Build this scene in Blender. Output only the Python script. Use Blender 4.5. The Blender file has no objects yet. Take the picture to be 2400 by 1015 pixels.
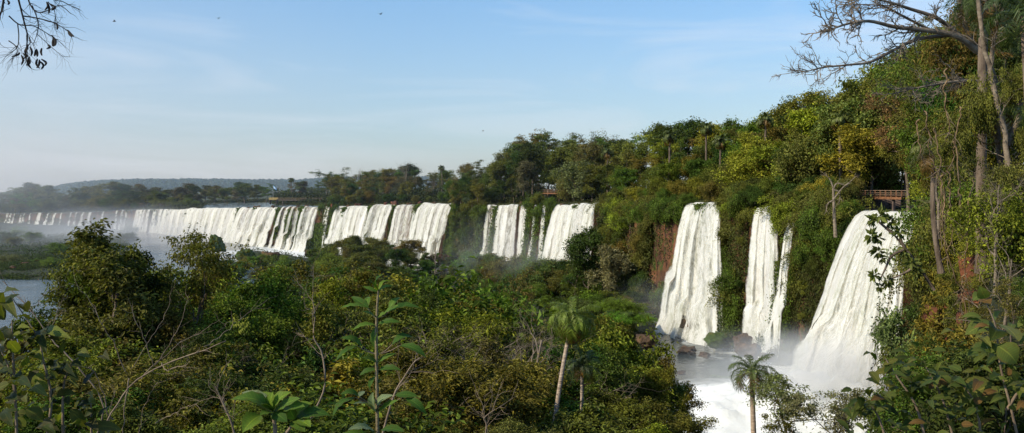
import bpy, bmesh, math, random
import numpy as np
from mathutils import Vector, Matrix

random.seed(7)
RNG = np.random.default_rng(11)
SC = bpy.context.scene
COL = SC.collection
F = 2078.46          # focal length in photo pixels (2400 wide, 60 degrees)
HZ = 440.0           # photo row of the true horizon
WATER = -36.0        # level of the pool in the gorge
UP = np.array([0.0, 0.0, 1.0])

def P(px, py, D):
    return np.array([(px - 1200.0) / F * D, D, (HZ - py) / F * D])

def pix(x, D):
    return 1200.0 + x / D * F

# ------------------------------------------------------------------ noise
def _h(ix, iy, s):
    n = (ix.astype(np.int64) * 374761393 + iy.astype(np.int64) * 668265263 + s * 982451653) & 0x7fffffff
    n = ((n ^ (n >> 13)) * 1274126177) & 0x7fffffff
    n = n ^ (n >> 16)
    return (n & 0xffff) / 65535.0

def vnoise(x, y, s=0):
    x = np.asarray(x, float); y = np.asarray(y, float)
    x, y = np.broadcast_arrays(x, y)
    ix = np.floor(x).astype(np.int64); iy = np.floor(y).astype(np.int64)
    fx = x - ix; fy = y - iy
    fx = fx * fx * (3 - 2 * fx); fy = fy * fy * (3 - 2 * fy)
    a = _h(ix, iy, s); b = _h(ix + 1, iy, s); c = _h(ix, iy + 1, s); d = _h(ix + 1, iy + 1, s)
    return (a * (1 - fx) + b * fx) * (1 - fy) + (c * (1 - fx) + d * fx) * fy

def fbm(x, y, s=0, o=4):
    t = 0.0; a = 0.5; x = np.asarray(x, float); y = np.asarray(y, float)
    for i in range(o):
        t = t + a * (vnoise(x, y, s + i * 17) - 0.5) * 2
        a *= 0.5; x = x * 2.03; y = y * 2.03
    return t

def sst(a, b, x):
    t = np.clip((np.asarray(x, float) - a) / (b - a), 0, 1)
    return t * t * (3 - 2 * t)

def unit(v):
    v = np.asarray(v, float)
    return v / np.maximum(np.linalg.norm(v, axis=-1, keepdims=True), 1e-9)

# ------------------------------------------------------------------ mesh building
class MB:
    def __init__(self):
        self.v = []; self.f = []; self.n = 0; self.a = {}
    def add(self, verts, faces, **attr):
        verts = np.asarray(verts, float).reshape(-1, 3)
        self.v.append(verts)
        if len(faces):
            self.f.append(np.asarray(faces, np.int64) + self.n)
        for k, val in attr.items():
            self.a.setdefault(k, []).append((self.n, np.asarray(val, float)))
        self.n += len(verts)
    def tube(self, pts, rad, sides=6, cap=True):
        pts = np.asarray(pts, float); rad = np.asarray(rad, float)
        t = unit(np.gradient(pts, axis=0))
        ref = np.array([0.0, 0.0, 1.0]) if abs(t[0][2]) < 0.9 else np.array([1.0, 0.0, 0.0])
        s = unit(np.cross(t, ref)); b = np.cross(t, s)
        ang = np.linspace(0, 2 * math.pi, sides, endpoint=False)
        ring = pts[:, None, :] + rad[:, None, None] * (np.cos(ang)[None, :, None] * s[:, None, :] + np.sin(ang)[None, :, None] * b[:, None, :])
        m = len(pts)
        i = np.arange(m - 1)[:, None] * sides; j = np.arange(sides)[None, :]; k = (j + 1) % sides
        q = np.stack([i + j, i + k, i + sides + k, i + sides + j], -1).reshape(-1, 4)
        self.add(ring.reshape(-1, 3), q)
    def grid(self, G, **attr):
        r, c = G.shape[:2]
        i = np.arange(r - 1)[:, None] * c; j = np.arange(c - 1)[None, :]
        q = np.stack([i + j, i + j + 1, i + c + j + 1, i + c + j], -1).reshape(-1, 4)
        self.add(G.reshape(-1, 3), q, **attr)
    def box(self, c, sx, sy, sz, rot=0.0, tilt=None):
        x = np.array([[-1, -1, -1], [1, -1, -1], [1, 1, -1], [-1, 1, -1], [-1, -1, 1], [1, -1, 1], [1, 1, 1], [-1, 1, 1]], float) * np.array([sx, sy, sz]) / 2
        ca, sa = math.cos(rot), math.sin(rot)
        x = np.stack([x[:, 0] * ca - x[:, 1] * sa, x[:, 0] * sa + x[:, 1] * ca, x[:, 2]], 1) + np.asarray(c, float)
        self.add(x, [[0, 3, 2, 1], [4, 5, 6, 7], [0, 1, 5, 4], [1, 2, 6, 5], [2, 3, 7, 6], [3, 0, 4, 7]])
    def leaves(self, C, A, N, L, W, fold=0.25, droop=0.15):
        C = np.asarray(C, float); n = len(C)
        if n == 0: return
        A = unit(A); S = unit(np.cross(A, N)); N = np.cross(S, A)
        L = np.broadcast_to(np.asarray(L, float), (n,))[:, None]; W = np.broadcast_to(np.asarray(W, float), (n,))[:, None]
        v = np.stack([C, C + A * L * 0.45 + S * W * 0.5 + N * W * fold, C + A * L - N * L * droop, C + A * L * 0.45 - S * W * 0.5 + N * W * fold], 1)
        q = np.arange(n)[:, None] * 4 + np.arange(4)[None, :]
        self.add(v.reshape(-1, 3), q)
    def bigleaf(self, base, tip, nrm, width, bend=0.12, fold=0.12, nu=9, shape=0.9):
        base = np.asarray(base, float); tip = np.asarray(tip, float)
        ax = tip - base; L = np.linalg.norm(ax); ax = ax / L
        s = unit(np.cross(ax, nrm)); n = np.cross(s, ax)
        u = np.linspace(0, 1, nu); w = np.sin(np.pi * u ** shape) ** 0.8 * width * 0.5
        w[0] = width * 0.03; w[-1] = width * 0.01
        k = np.array([-1, -0.5, 0, 0.5, 1.0])
        c = base + ax * (u * L)[:, None] + n * (bend * L * (np.sin(np.pi * u * 0.9) - 0.3 * u * u))[:, None]
        G = c[:, None, :] + s * (w[:, None] * k)[..., None] + n * (fold * np.abs(k)[None, :] * w[:, None] + 0.02 * L * np.sin(u * 22)[:, None] * np.abs(k)[None, :])[..., None]
        uv = np.stack(np.broadcast_arrays(k[None, :], u[:, None]), -1).reshape(-1, 2)
        self.grid(G, leafuv=np.concatenate([uv, np.zeros((len(uv), 1))], 1))
    def mesh(self, name, mat, smooth=True):
        me = bpy.data.meshes.new(name)
        V = np.concatenate(self.v) if self.v else np.zeros((0, 3))
        me.vertices.add(len(V)); me.vertices.foreach_set('co', V.astype(np.float32).ravel())
        idx = np.concatenate([f.ravel() for f in self.f]); cnt = np.concatenate([np.full(len(f), f.shape[1]) for f in self.f])
        me.loops.add(len(idx)); me.loops.foreach_set('vertex_index', idx.astype(np.int32))
        me.polygons.add(len(cnt)); st = np.concatenate([[0], np.cumsum(cnt)[:-1]])
        me.polygons.foreach_set('loop_start', st.astype(np.int32))
        for k, parts in self.a.items():
            vec = parts[0][1].ndim == 2
            at = me.attributes.new(k, 'FLOAT_VECTOR' if vec else 'FLOAT', 'POINT')
            buf = np.zeros((len(V), 3) if vec else len(V), np.float32)
            for o, val in parts: buf[o:o + len(val)] = val
            at.data.foreach_set('vector' if vec else 'value', buf.ravel())
        me.update(calc_edges=True); me.validate()
        me.polygons.foreach_set('use_smooth', np.full(len(me.polygons), bool(smooth)))
        if mat is not None: me.materials.append(mat)
        return me
    def build(self, name, mat, parent=None, color=None, smooth=True):
        return link(name, self.mesh(name, mat, smooth), parent, color)

def link(name, me, parent=None, color=None, matrix=None):
    o = bpy.data.objects.new(name, me); COL.objects.link(o)
    if parent is not None: o.parent = parent
    if color is not None: o.color = (*color, 1)
    if matrix is not None: o.matrix_local = matrix
    return o

def tag(o, label=None, cat=None, group=None, kind=None):
    for k, v in (('label', label), ('category', cat), ('group', group), ('kind', kind)):
        if v: o[k] = v
    return o

def empty(name, loc=(0, 0, 0), rz=0.0, scale=(1, 1, 1)):
    o = bpy.data.objects.new(name, None); COL.objects.link(o)
    o.empty_display_size = 0.2
    o.location = tuple(float(c) for c in loc); o.rotation_euler = (0, 0, rz); o.scale = scale
    return o

# ------------------------------------------------------------------ materials
def mat(name):
    m = bpy.data.materials.new(name); m.use_nodes = True
    m.node_tree.nodes.clear()
    return m, m.node_tree.nodes, m.node_tree.links

def N(nd, t, **kw):
    n = nd.new(t)
    for k, v in kw.items():
        if k.startswith('i_'): n.inputs[k[2:].replace('_', ' ')].default_value = v
        else: setattr(n, k, v)
    return n

def mixc(nd, lk, fac, a, b, blend='MIX'):
    m = nd.new('ShaderNodeMix'); m.data_type = 'RGBA'; m.blend_type = blend
    for s, val in ((m.inputs[0], fac), (m.inputs[6], a), (m.inputs[7], b)):
        if hasattr(val, 'is_linked') or hasattr(val, 'links'): lk.new(val, s)
        elif isinstance(val, (int, float)): s.default_value = val
        else: s.default_value = (*val, 1)
    return m.outputs[2]

def ramp(nd, lk, fac, stops):
    r = nd.new('ShaderNodeValToRGB'); e = r.color_ramp.elements
    while len(e) < len(stops): e.new(0.5)
    for q, (p, c) in zip(e, stops):
        q.position = p; q.color = (*c, 1) if not isinstance(c, (int, float)) else (c, c, c, 1)
    lk.new(fac, r.inputs[0]); return r.outputs[0]

def math_(nd, lk, op, a, b=0.0, clamp=False):
    m = nd.new('ShaderNodeMath'); m.operation = op; m.use_clamp = clamp
    for s, v in ((m.inputs[0], a), (m.inputs[1], b)):
        if isinstance(v, (int, float)): s.default_value = v
        else: lk.new(v, s)
    return m.outputs[0]

def leaf_material(name, transl=0.24, rough=0.55, spec=0.12, rnd=0.68, fixed=None, midrib=False, warm=(1.18, 1.05, 0.5)):
    m, nd, lk = mat(name)
    out = N(nd, 'ShaderNodeOutputMaterial')
    if fixed is None:
        base = N(nd, 'ShaderNodeObjectInfo').outputs['Color']
    else:
        rgb = N(nd, 'ShaderNodeRGB'); rgb.outputs[0].default_value = (*fixed, 1); base = rgb.outputs[0]
    geo = N(nd, 'ShaderNodeNewGeometry')
    r = geo.outputs['Random Per Island']
    v = math_(nd, lk, 'MULTIPLY_ADD', r, 2 * rnd); nd[-1].inputs[2].default_value = 1 - rnd
    hsv = N(nd, 'ShaderNodeHueSaturation'); lk.new(base, hsv.inputs['Color']); lk.new(v, hsv.inputs['Value'])
    r2 = math_(nd, lk, 'FRACT', math_(nd, lk, 'MULTIPLY', r, 17.3))
    wf = ramp(nd, lk, r2, [(0.75, 0.0), (0.97, 0.6)])
    warmc = mixc(nd, lk, 1.0, hsv.outputs[0], warm, 'MULTIPLY')
    col = mixc(nd, lk, wf, hsv.outputs[0], warmc)
    tc = N(nd, 'ShaderNodeTexCoord')
    nz = N(nd, 'ShaderNodeTexNoise', i_Scale=0.5, i_Detail=2.0); lk.new(tc.outputs['Object'], nz.inputs['Vector'])
    pf = ramp(nd, lk, nz.outputs[0], [(0.35, 0.62), (0.65, 1.25)])
    col = mixc(nd, lk, 1.0, col, pf, 'MULTIPLY')
    if midrib:
        at = N(nd, 'ShaderNodeAttribute', attribute_name='leafuv')
        sp = N(nd, 'ShaderNodeSeparateXYZ'); lk.new(at.outputs['Vector'], sp.inputs[0])
        ab = math_(nd, lk, 'ABSOLUTE', sp.outputs[0])
        rib = ramp(nd, lk, ab, [(0.0, 1.0), (0.09, 0.0)])
        wv = math_(nd, lk, 'SINE', math_(nd, lk, 'MULTIPLY_ADD', sp.outputs[1], 70.0)); lk.new(math_(nd, lk, 'MULTIPLY', ab, -9.0), wv.node.inputs[0].links[0].from_node.inputs[2])
        vein = ramp(nd, lk, wv, [(0.86, 0.0), (1.0, 0.35)])
        lightc = mixc(nd, lk, 1.0, col, (2.2, 1.9, 1.6), 'MULTIPLY')
        col = mixc(nd, lk, math_(nd, lk, 'MAXIMUM', rib, vein), col, lightc)
        bz = N(nd, 'ShaderNodeTexNoise', i_Scale=26.0, i_Detail=5.0, i_Roughness=0.65); lk.new(tc.outputs['Object'], bz.inputs['Vector'])
        col = mixc(nd, lk, ramp(nd, lk, bz.outputs[0], [(.30, .55), (.46, 0.0)]), col, (.10, .075, .02))
        ed = math_(nd, lk, 'MULTIPLY', ramp(nd, lk, ab, [(.72, 0.0), (1.0, .8)]), ramp(nd, lk, bz.outputs[0], [(.45, 0.0), (.6, 1.0)]))
        col = mixc(nd, lk, ed, col, (.14, .10, .025))
    b = N(nd, 'ShaderNodeBsdfPrincipled', i_Roughness=rough); b.inputs['Specular IOR Level'].default_value = spec
    lk.new(col, b.inputs['Base Color'])
    t = N(nd, 'ShaderNodeBsdfTranslucent')
    tcol = mixc(nd, lk, 1.0, col, (1.5, 1.6, 0.5), 'MULTIPLY'); lk.new(tcol, t.inputs[0])
    mx = N(nd, 'ShaderNodeMixShader'); mx.inputs[0].default_value = transl
    lk.new(b.outputs[0], mx.inputs[1]); lk.new(t.outputs[0], mx.inputs[2]); lk.new(mx.outputs[0], out.inputs[0])
    return m

def noise_material(name, c1, c2, scale=3.0, rough=0.85, bump=0.3, stretch=(1, 1, 1), c3=None, mid=0.5, obj=False, spec=0.3):
    m, nd, lk = mat(name)
    out = N(nd, 'ShaderNodeOutputMaterial'); tc = N(nd, 'ShaderNodeTexCoord')
    mp = N(nd, 'ShaderNodeMapping'); mp.inputs['Scale'].default_value = stretch; lk.new(tc.outputs['Object'], mp.inputs[0])
    nz = N(nd, 'ShaderNodeTexNoise', i_Scale=scale, i_Detail=7.0, i_Roughness=0.65); lk.new(mp.outputs[0], nz.inputs[0])
    st = [(0.32, c1), (0.68, c2)] if c3 is None else [(0.28, c1), (mid, c3), (0.72, c2)]
    col = ramp(nd, lk, nz.outputs[0], st)
    if obj:
        col = mixc(nd, lk, 1.0, col, N(nd, 'ShaderNodeObjectInfo').outputs['Color'], 'MULTIPLY')
    b = N(nd, 'ShaderNodeBsdfPrincipled', i_Roughness=rough); b.inputs['Specular IOR Level'].default_value = spec
    lk.new(col, b.inputs['Base Color'])
    bp = N(nd, 'ShaderNodeBump', i_Strength=bump, i_Distance=0.3); lk.new(nz.outputs[0], bp.inputs['Height']); lk.new(bp.outputs[0], b.inputs['Normal'])
    lk.new(b.outputs[0], out.inputs[0])
    return m

def rock_material(name, moss=0.35, warm=1.0):
    m, nd, lk = mat(name)
    out = N(nd, 'ShaderNodeOutputMaterial'); tc = N(nd, 'ShaderNodeTexCoord'); geo = N(nd, 'ShaderNodeNewGeometry')
    mp = N(nd, 'ShaderNodeMapping'); mp.inputs['Scale'].default_value = (1, 1, 0.45); lk.new(geo.outputs['Position'], mp.inputs[0])
    n1 = N(nd, 'ShaderNodeTexNoise', i_Scale=0.16, i_Detail=9.0, i_Roughness=0.7); lk.new(mp.outputs[0], n1.inputs[0])
    n2 = N(nd, 'ShaderNodeTexNoise', i_Scale=0.9, i_Detail=8.0, i_Roughness=0.7); lk.new(geo.outputs['Position'], n2.inputs[0])
    n3 = N(nd, 'ShaderNodeTexNoise', i_Scale=0.22, i_Detail=8.0, i_Roughness=0.75); lk.new(geo.outputs['Position'], n3.inputs[0])
    w = warm
    c = ramp(nd, lk, n1.outputs[0], [(0.30, (0.02, 0.013, 0.01)), (0.46, (0.085 * w, 0.04, 0.022)), (0.60, (0.19 * w, 0.08, 0.035)), (0.78, (0.26 * w, 0.15, 0.08))])
    c2 = ramp(nd, lk, n2.outputs[0], [(0.3, 0.35), (0.7, 1.3)])
    c = mixc(nd, lk, 1.0, c, c2, 'MULTIPLY')
    mf = ramp(nd, lk, n3.outputs[0], [(0.62 - moss * 0.5, 0.0), (0.72 - moss * 0.5, 1.0)])
    green = ramp(nd, lk, n2.outputs[0], [(0.3, (0.02, 0.04, 0.008)), (0.7, (0.075, 0.12, 0.015))])
    c = mixc(nd, lk, mf, c, green)
    b = N(nd, 'ShaderNodeBsdfPrincipled', i_Roughness=0.8); b.inputs['Specular IOR Level'].default_value = 0.3
    lk.new(c, b.inputs['Base Color'])
    bp = N(nd, 'ShaderNodeBump', i_Strength=0.8, i_Distance=0.6); lk.new(n2.outputs[0], bp.inputs['Height']); lk.new(bp.outputs[0], b.inputs['Normal'])
    lk.new(b.outputs[0], out.inputs[0])
    return m

def falls_material(name, lo, hi, tint=(0.90, 0.91, 0.89), thin=(0.50, 0.52, 0.42)):
    """white falling water: streaks run down the sheet, gaps let the rock show"""
    m, nd, lk = mat(name)
    out = N(nd, 'ShaderNodeOutputMaterial')
    at = N(nd, 'ShaderNodeAttribute', attribute_name='flow')
    de = N(nd, 'ShaderNodeAttribute', attribute_name='dens')
    mp = N(nd, 'ShaderNodeMapping'); mp.inputs['Scale'].default_value = (0.95, 0.38, 1); lk.new(at.outputs['Vector'], mp.inputs[0])
    n1 = N(nd, 'ShaderNodeTexNoise', i_Scale=1.0, i_Detail=8.0, i_Roughness=0.68, i_Distortion=0.7); lk.new(mp.outputs[0], n1.inputs[0])
    mp2 = N(nd, 'ShaderNodeMapping'); mp2.inputs['Scale'].default_value = (0.30, 0.05, 1); mp2.inputs['Location'].default_value = (40, 3, 5); lk.new(at.outputs['Vector'], mp2.inputs[0])
    n2 = N(nd, 'ShaderNodeTexNoise', i_Scale=1.0, i_Detail=5.0, i_Roughness=0.6); lk.new(mp2.outputs[0], n2.inputs[0])
    mp3 = N(nd, 'ShaderNodeMapping'); mp3.inputs['Scale'].default_value = (2.8, 1.3, 1); lk.new(at.outputs['Vector'], mp3.inputs[0])
    n3 = N(nd, 'ShaderNodeTexNoise', i_Scale=1.0, i_Detail=6.0, i_Roughness=0.7); lk.new(mp3.outputs[0], n3.inputs[0])
    s = math_(nd, lk, 'ADD', math_(nd, lk, 'MULTIPLY', n1.outputs[0], 0.5), math_(nd, lk, 'MULTIPLY', n2.outputs[0], 0.5))
    s = math_(nd, lk, 'ADD', s, math_(nd, lk, 'MULTIPLY', math_(nd, lk, 'SUBTRACT', n3.outputs[0], 0.5), 0.30))
    x = math_(nd, lk, 'ADD', s, math_(nd, lk, 'SUBTRACT', de.outputs['Fac'], 0.5))
    al = ramp(nd, lk, x, [(lo, 0.0), (hi, 1.0)])
    c = ramp(nd, lk, s, [(0.36, thin), (0.50, tuple(0.7 * a + 0.3 * b for a, b in zip(tint, thin))), (0.62, tint)])
    b = N(nd, 'ShaderNodeBsdfDiffuse'); lk.new(c, b.inputs[0])
    bp = N(nd, 'ShaderNodeBump', i_Strength=0.22, i_Distance=1.0); lk.new(s, bp.inputs['Height'])
    fa = N(nd, 'ShaderNodeAttribute', attribute_name='facing')
    vm = N(nd, 'ShaderNodeMix', data_type='VECTOR'); vm.inputs[0].default_value = .62; lk.new(bp.outputs[0], vm.inputs[4]); lk.new(fa.outputs['Vector'], vm.inputs[5])
    vn = N(nd, 'ShaderNodeVectorMath', operation='NORMALIZE'); lk.new(vm.outputs[1], vn.inputs[0]); lk.new(vn.outputs[0], b.inputs['Normal'])
    tl = N(nd, 'ShaderNodeBsdfTranslucent'); lk.new(c, tl.inputs[0])
    mm = N(nd, 'ShaderNodeMixShader'); mm.inputs[0].default_value = 0.42; lk.new(b.outputs[0], mm.inputs[1]); lk.new(tl.outputs[0], mm.inputs[2])
    tr = N(nd, 'ShaderNodeBsdfTransparent')
    mx = N(nd, 'ShaderNodeMixShader'); lk.new(al, mx.inputs[0]); lk.new(tr.outputs[0], mx.inputs[1]); lk.new(mm.outputs[0], mx.inputs[2])
    lk.new(mx.outputs[0], out.inputs[0])
    return m

def river_material(name, dark=(0.018, 0.028, 0.026)):
    m, nd, lk = mat(name)
    out = N(nd, 'ShaderNodeOutputMaterial'); geo = N(nd, 'ShaderNodeNewGeometry')
    fo = N(nd, 'ShaderNodeAttribute', attribute_name='foam')
    n1 = N(nd, 'ShaderNodeTexNoise', i_Scale=0.10, i_Detail=9.0, i_Roughness=0.68, i_Distortion=1.2); lk.new(geo.outputs['Position'], n1.inputs[0])
    n2 = N(nd, 'ShaderNodeTexNoise', i_Scale=0.7, i_Detail=4.0); lk.new(geo.outputs['Position'], n2.inputs[0])
    x = math_(nd, lk, 'ADD', n1.outputs[0], math_(nd, lk, 'SUBTRACT', fo.outputs['Fac'], 0.5))
    f = ramp(nd, lk, x, [(0.42, 0.0), (0.62, 0.55), (0.85, 1.0)])
    b = N(nd, 'ShaderNodeBsdfPrincipled', i_Roughness=0.12); b.inputs['Base Color'].default_value = (*dark, 1); b.inputs['Specular IOR Level'].default_value = 0.10
    bp = N(nd, 'ShaderNodeBump', i_Strength=0.5, i_Distance=0.4); lk.new(n2.outputs[0], bp.inputs['Height']); lk.new(bp.outputs[0], b.inputs['Normal'])
    w = N(nd, 'ShaderNodeBsdfDiffuse'); w.inputs[0].default_value = (0.8, 0.83, 0.8, 1)
    lk.new(bp.outputs[0], w.inputs['Normal'])
    mx = N(nd, 'ShaderNodeMixShader'); lk.new(f, mx.inputs[0]); lk.new(b.outputs[0], mx.inputs[1]); lk.new(w.outputs[0], mx.inputs[2])
    lk.new(mx.outputs[0], out.inputs[0])
    return m

def mist_material(name, dens, color=(0.93, 0.96, 1.0), noise_scale=1.6, power=1.6):
    m, nd, lk = mat(name)
    out = N(nd, 'ShaderNodeOutputMaterial'); tc = N(nd, 'ShaderNodeTexCoord')
    ln = N(nd, 'ShaderNodeVectorMath', operation='LENGTH'); lk.new(tc.outputs['Object'], ln.inputs[0])
    fall = math_(nd, lk, 'POWER', math_(nd, lk, 'SUBTRACT', 1.0, ln.outputs['Value'], True), power)
    nz = N(nd, 'ShaderNodeTexNoise', i_Scale=noise_scale, i_Detail=4.0, i_Roughness=0.6); lk.new(tc.outputs['Object'], nz.inputs[0])
    nr = ramp(nd, lk, nz.outputs[0], [(0.35, 0.1), (0.7, 1.8)])
    d = math_(nd, lk, 'MULTIPLY', math_(nd, lk, 'MULTIPLY', fall, nr), dens)
    v = N(nd, 'ShaderNodeVolumeScatter'); v.inputs['Color'].default_value = (*color, 1); v.inputs['Anisotropy'].default_value = 0.2
    lk.new(d, v.inputs['Density']); lk.new(v.outputs[0], out.inputs['Volume'])
    return m

M = {}
M['leaf'] = leaf_material('leaf')
M['broad_leaf'] = leaf_material('broad_leaf', transl=0.34, rough=0.5, spec=0.07, rnd=0.3, midrib=True)
M['frond'] = leaf_material('palm_leaf', transl=0.3, rough=0.45, spec=0.3, rnd=0.35)
M['bark'] = noise_material('bark', (0.05, 0.035, 0.025), (0.22, 0.17, 0.125), 2.5, 0.9, 0.5, (1, 1, 0.3))
M['pale_bark'] = noise_material('pale_bark', (0.085, 0.065, 0.045), (0.30, 0.245, 0.18), 1.6, 0.85, 0.4, (1, 1, 1.6))
M['palm_bark'] = noise_material('palm_bark', (0.22, 0.165, 0.12), (0.55, 0.44, 0.33), 2.0, 0.9, 0.5, (1, 1, 5))
M['twig'] = noise_material('twig', (0.09, 0.065, 0.045), (0.30, 0.23, 0.16), 4.0, 0.9, 0.2)
M['dark_twig'] = noise_material('dark_twig', (0.010, 0.009, 0.008), (0.030, 0.025, 0.02), 6.0, 0.9, 0.2)
M['liana'] = noise_material('liana', (0.08, 0.055, 0.03), (0.28, 0.19, 0.10), 2.0, 0.9, 0.3)
M['ground'] = noise_material('forest_floor', (0.012, 0.014, 0.006), (0.05, 0.05, 0.02), 0.35, 0.95, 0.6, c3=(0.028, 0.035, 0.012))
M['bank'] = noise_material('bank_soil', (0.03, 0.035, 0.015), (0.10, 0.07, 0.04), 0.12, 0.95, 0.5, c3=(0.05, 0.065, 0.02))
M['cliff'] = rock_material('cliff_rock', 0.22)
M['rock'] = rock_material('boulder_rock', 0.10, 0.75)
M['mossrock'] = rock_material('mossy_rock', 0.5)
M['redrock'] = rock_material('red_rock', -0.1, 1.2)
M['hill'] = noise_material('far_hill', (0.010, 0.022, 0.018), (0.03, 0.05, 0.035), 0.02, 0.95, 1.0)
M['falls'] = falls_material('falling_water', 0.27, 0.62)
M['veil'] = falls_material('thin_falling_water', 0.46, 0.72)
M['river'] = river_material('river_water')
M['upriver'] = river_material('upper_river_water', (0.05, 0.065, 0.06))
M['wood'] = noise_material('walkway_wood', (0.10, 0.045, 0.022), (0.27, 0.13, 0.06), 2.0, 0.8, 0.3)
M['metal'] = noise_material('weathered_steel', (0.22, 0.13, 0.09), (0.40, 0.30, 0.22), 3.0, 0.6, 0.2)
M['concrete'] = noise_material('stained_concrete', (0.05, 0.035, 0.03), (0.16, 0.12, 0.10), 0.8, 0.9, 0.3)
M['yellow'] = noise_material('yellow_paint', (0.42, 0.30, 0.10), (0.58, 0.42, 0.16), 2.0, 0.7, 0.1)

def flat(name, c, rough=0.7):
    return noise_material(name, tuple(x * 0.85 for x in c), tuple(min(1, x * 1.1) for x in c), 6.0, rough, 0.05)

# ------------------------------------------------------------------ lay of the land (plan of the gorge rim)
LIP = np.array([
    (-900, 1150, 503, 540), (-50, 930, 500, 540), (50, 870, 500, 540), (200, 800, 498, 540), (320, 740, 492, 545), (400, 690, 491, 545),
    (500, 630, 489, 545), (600, 570, 486, 545), (700, 520, 486, 545), (800, 480, 486, 545), (900, 450, 481, 545), (1000, 425, 478, 545),
    (1070, 408, 478, 545), (1130, 360, 482, 545), (1200, 345, 482, 545), (1280, 330, 482, 545), (1350, 315, 480, 545), (1412, 300, 478, 545),
    (1500, 262, 474, 545), (1590, 232, 478, 545), (1650, 222, 478, 545), (1710, 212, 480, 545), (1770, 195, 489, 545), (1830, 188, 486, 545),
    (1866, 184, 486, 545), (1960, 170, 490, 545), (2010, 163, 496, 545), (2080, 151, 500, 545), (2165, 140, 502, 545), (2230, 112, 500, 545),
    (2300, 84, 470, 545), (2400, 60, 430, 545), (2600, 40, 400, 545), (3000, 24, 380, 545), (3600, 14, 360, 545)], float)

def lipD(px): return np.interp(px, LIP[:, 0], LIP[:, 1]) * (1 + 0.012 * fbm(np.asarray(px, float) * 0.03, 3.3, 5, 4))
def lipZ(px):
    px = np.asarray(px, float)
    return (HZ - np.interp(px, LIP[:, 0], LIP[:, 2])) / F * np.interp(px, LIP[:, 0], LIP[:, 1]) + 0.7 * fbm(px * 0.06, 1.7, 6, 4) * np.clip(np.interp(px, LIP[:, 0], LIP[:, 1]) / 300, .5, 1.6)
def lipXY(px):
    D = lipD(px); return np.stack([(np.asarray(px) - 1200) / F * D, D], -1)
def lipN(px):
    a = lipXY(np.asarray(px, float) - 14); b = lipXY(np.asarray(px, float) + 14)
    t = unit(b - a); return np.stack([t[..., 1], -t[..., 0]], -1)

def gz(px, D):
    """ground level inside the gorge"""
    px = np.asarray(px, float); D = np.asarray(D, float)
    near = np.interp(D, [0, 3, 10, 30, 60, 90, 112, 130, 1e5], [-1.7, -2.3, -5.5, -12, -20, -30, -38, -41, -41])
    x = (px - 1200) / F * D
    isl = sst(470, 640, px) * (1 - sst(1480, 1570, px)) * sst(165, 225, D)
    isl = isl * (1 - (1 - .6 * sst(690, 760, px)) * sst(-75, -40, D - np.interp(px, LIP[:, 0], LIP[:, 1])))
    talus = (1 - sst(250, 420, px)) * sst(310, 370, D)
    z = near + 6.3 * isl + 6.3 * talus
    # shelf of rock under the right-hand bank
    z = z + 16 * sst(2080, 2240, px) * sst(60, 100, D)
    bk = sst(2165, 2345, px) * sst(18, 36, D)
    z = z + (np.minimum(-3.2, np.interp(px, LIP[:, 0], (HZ - LIP[:, 2]) / F * LIP[:, 1]) - .5) - z) * bk
    z = z + (fbm(x * 0.05, D * 0.05, 9, 4) * 1.6 + fbm(x * 0.3, D * 0.3, 19, 3) * 0.3) * sst(4, 30, D)
    return z

LAND = [(-900, 10), (470, 10), (490, 190), (635, 190), (650, 70), (750, 40), (780, 10), (1070, 6), (1075, -1), (1128, -1), (1150, -1), (1153, 9), (1238, 9), (1240, 3), (1308, 3), (1311, 9), (1406, 9), (1409, -1), (1609, -1), (1612, 7), (1702, 7),
        (1705, -1), (1774, -1), (1777, 5), (1827, 5), (1830, -1), (1849, -1), (1851, 5), (1876, 5), (1879, -1), (2012, -1), (2016, 20), (2160, 20), (2172, -1), (3600, -1)]
LAND = np.array(LAND, float)
def landd(px): return np.interp(px, LAND[:, 0], LAND[:, 1])
def pz(px, D):
    """ground level on the plateau above the rim"""
    d = D - lipD(px); l = sst(0, 6, d - landd(px))
    return lipZ(px) - 0.55 + l * (1.3 + 0.35 * fbm((px - 1200) / F * D * 0.05, D * 0.05, 33, 3))
def ground(px, D):
    return float(np.where(np.asarray(D) < lipD(px), gz(px, D), pz(px, D)))

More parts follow.
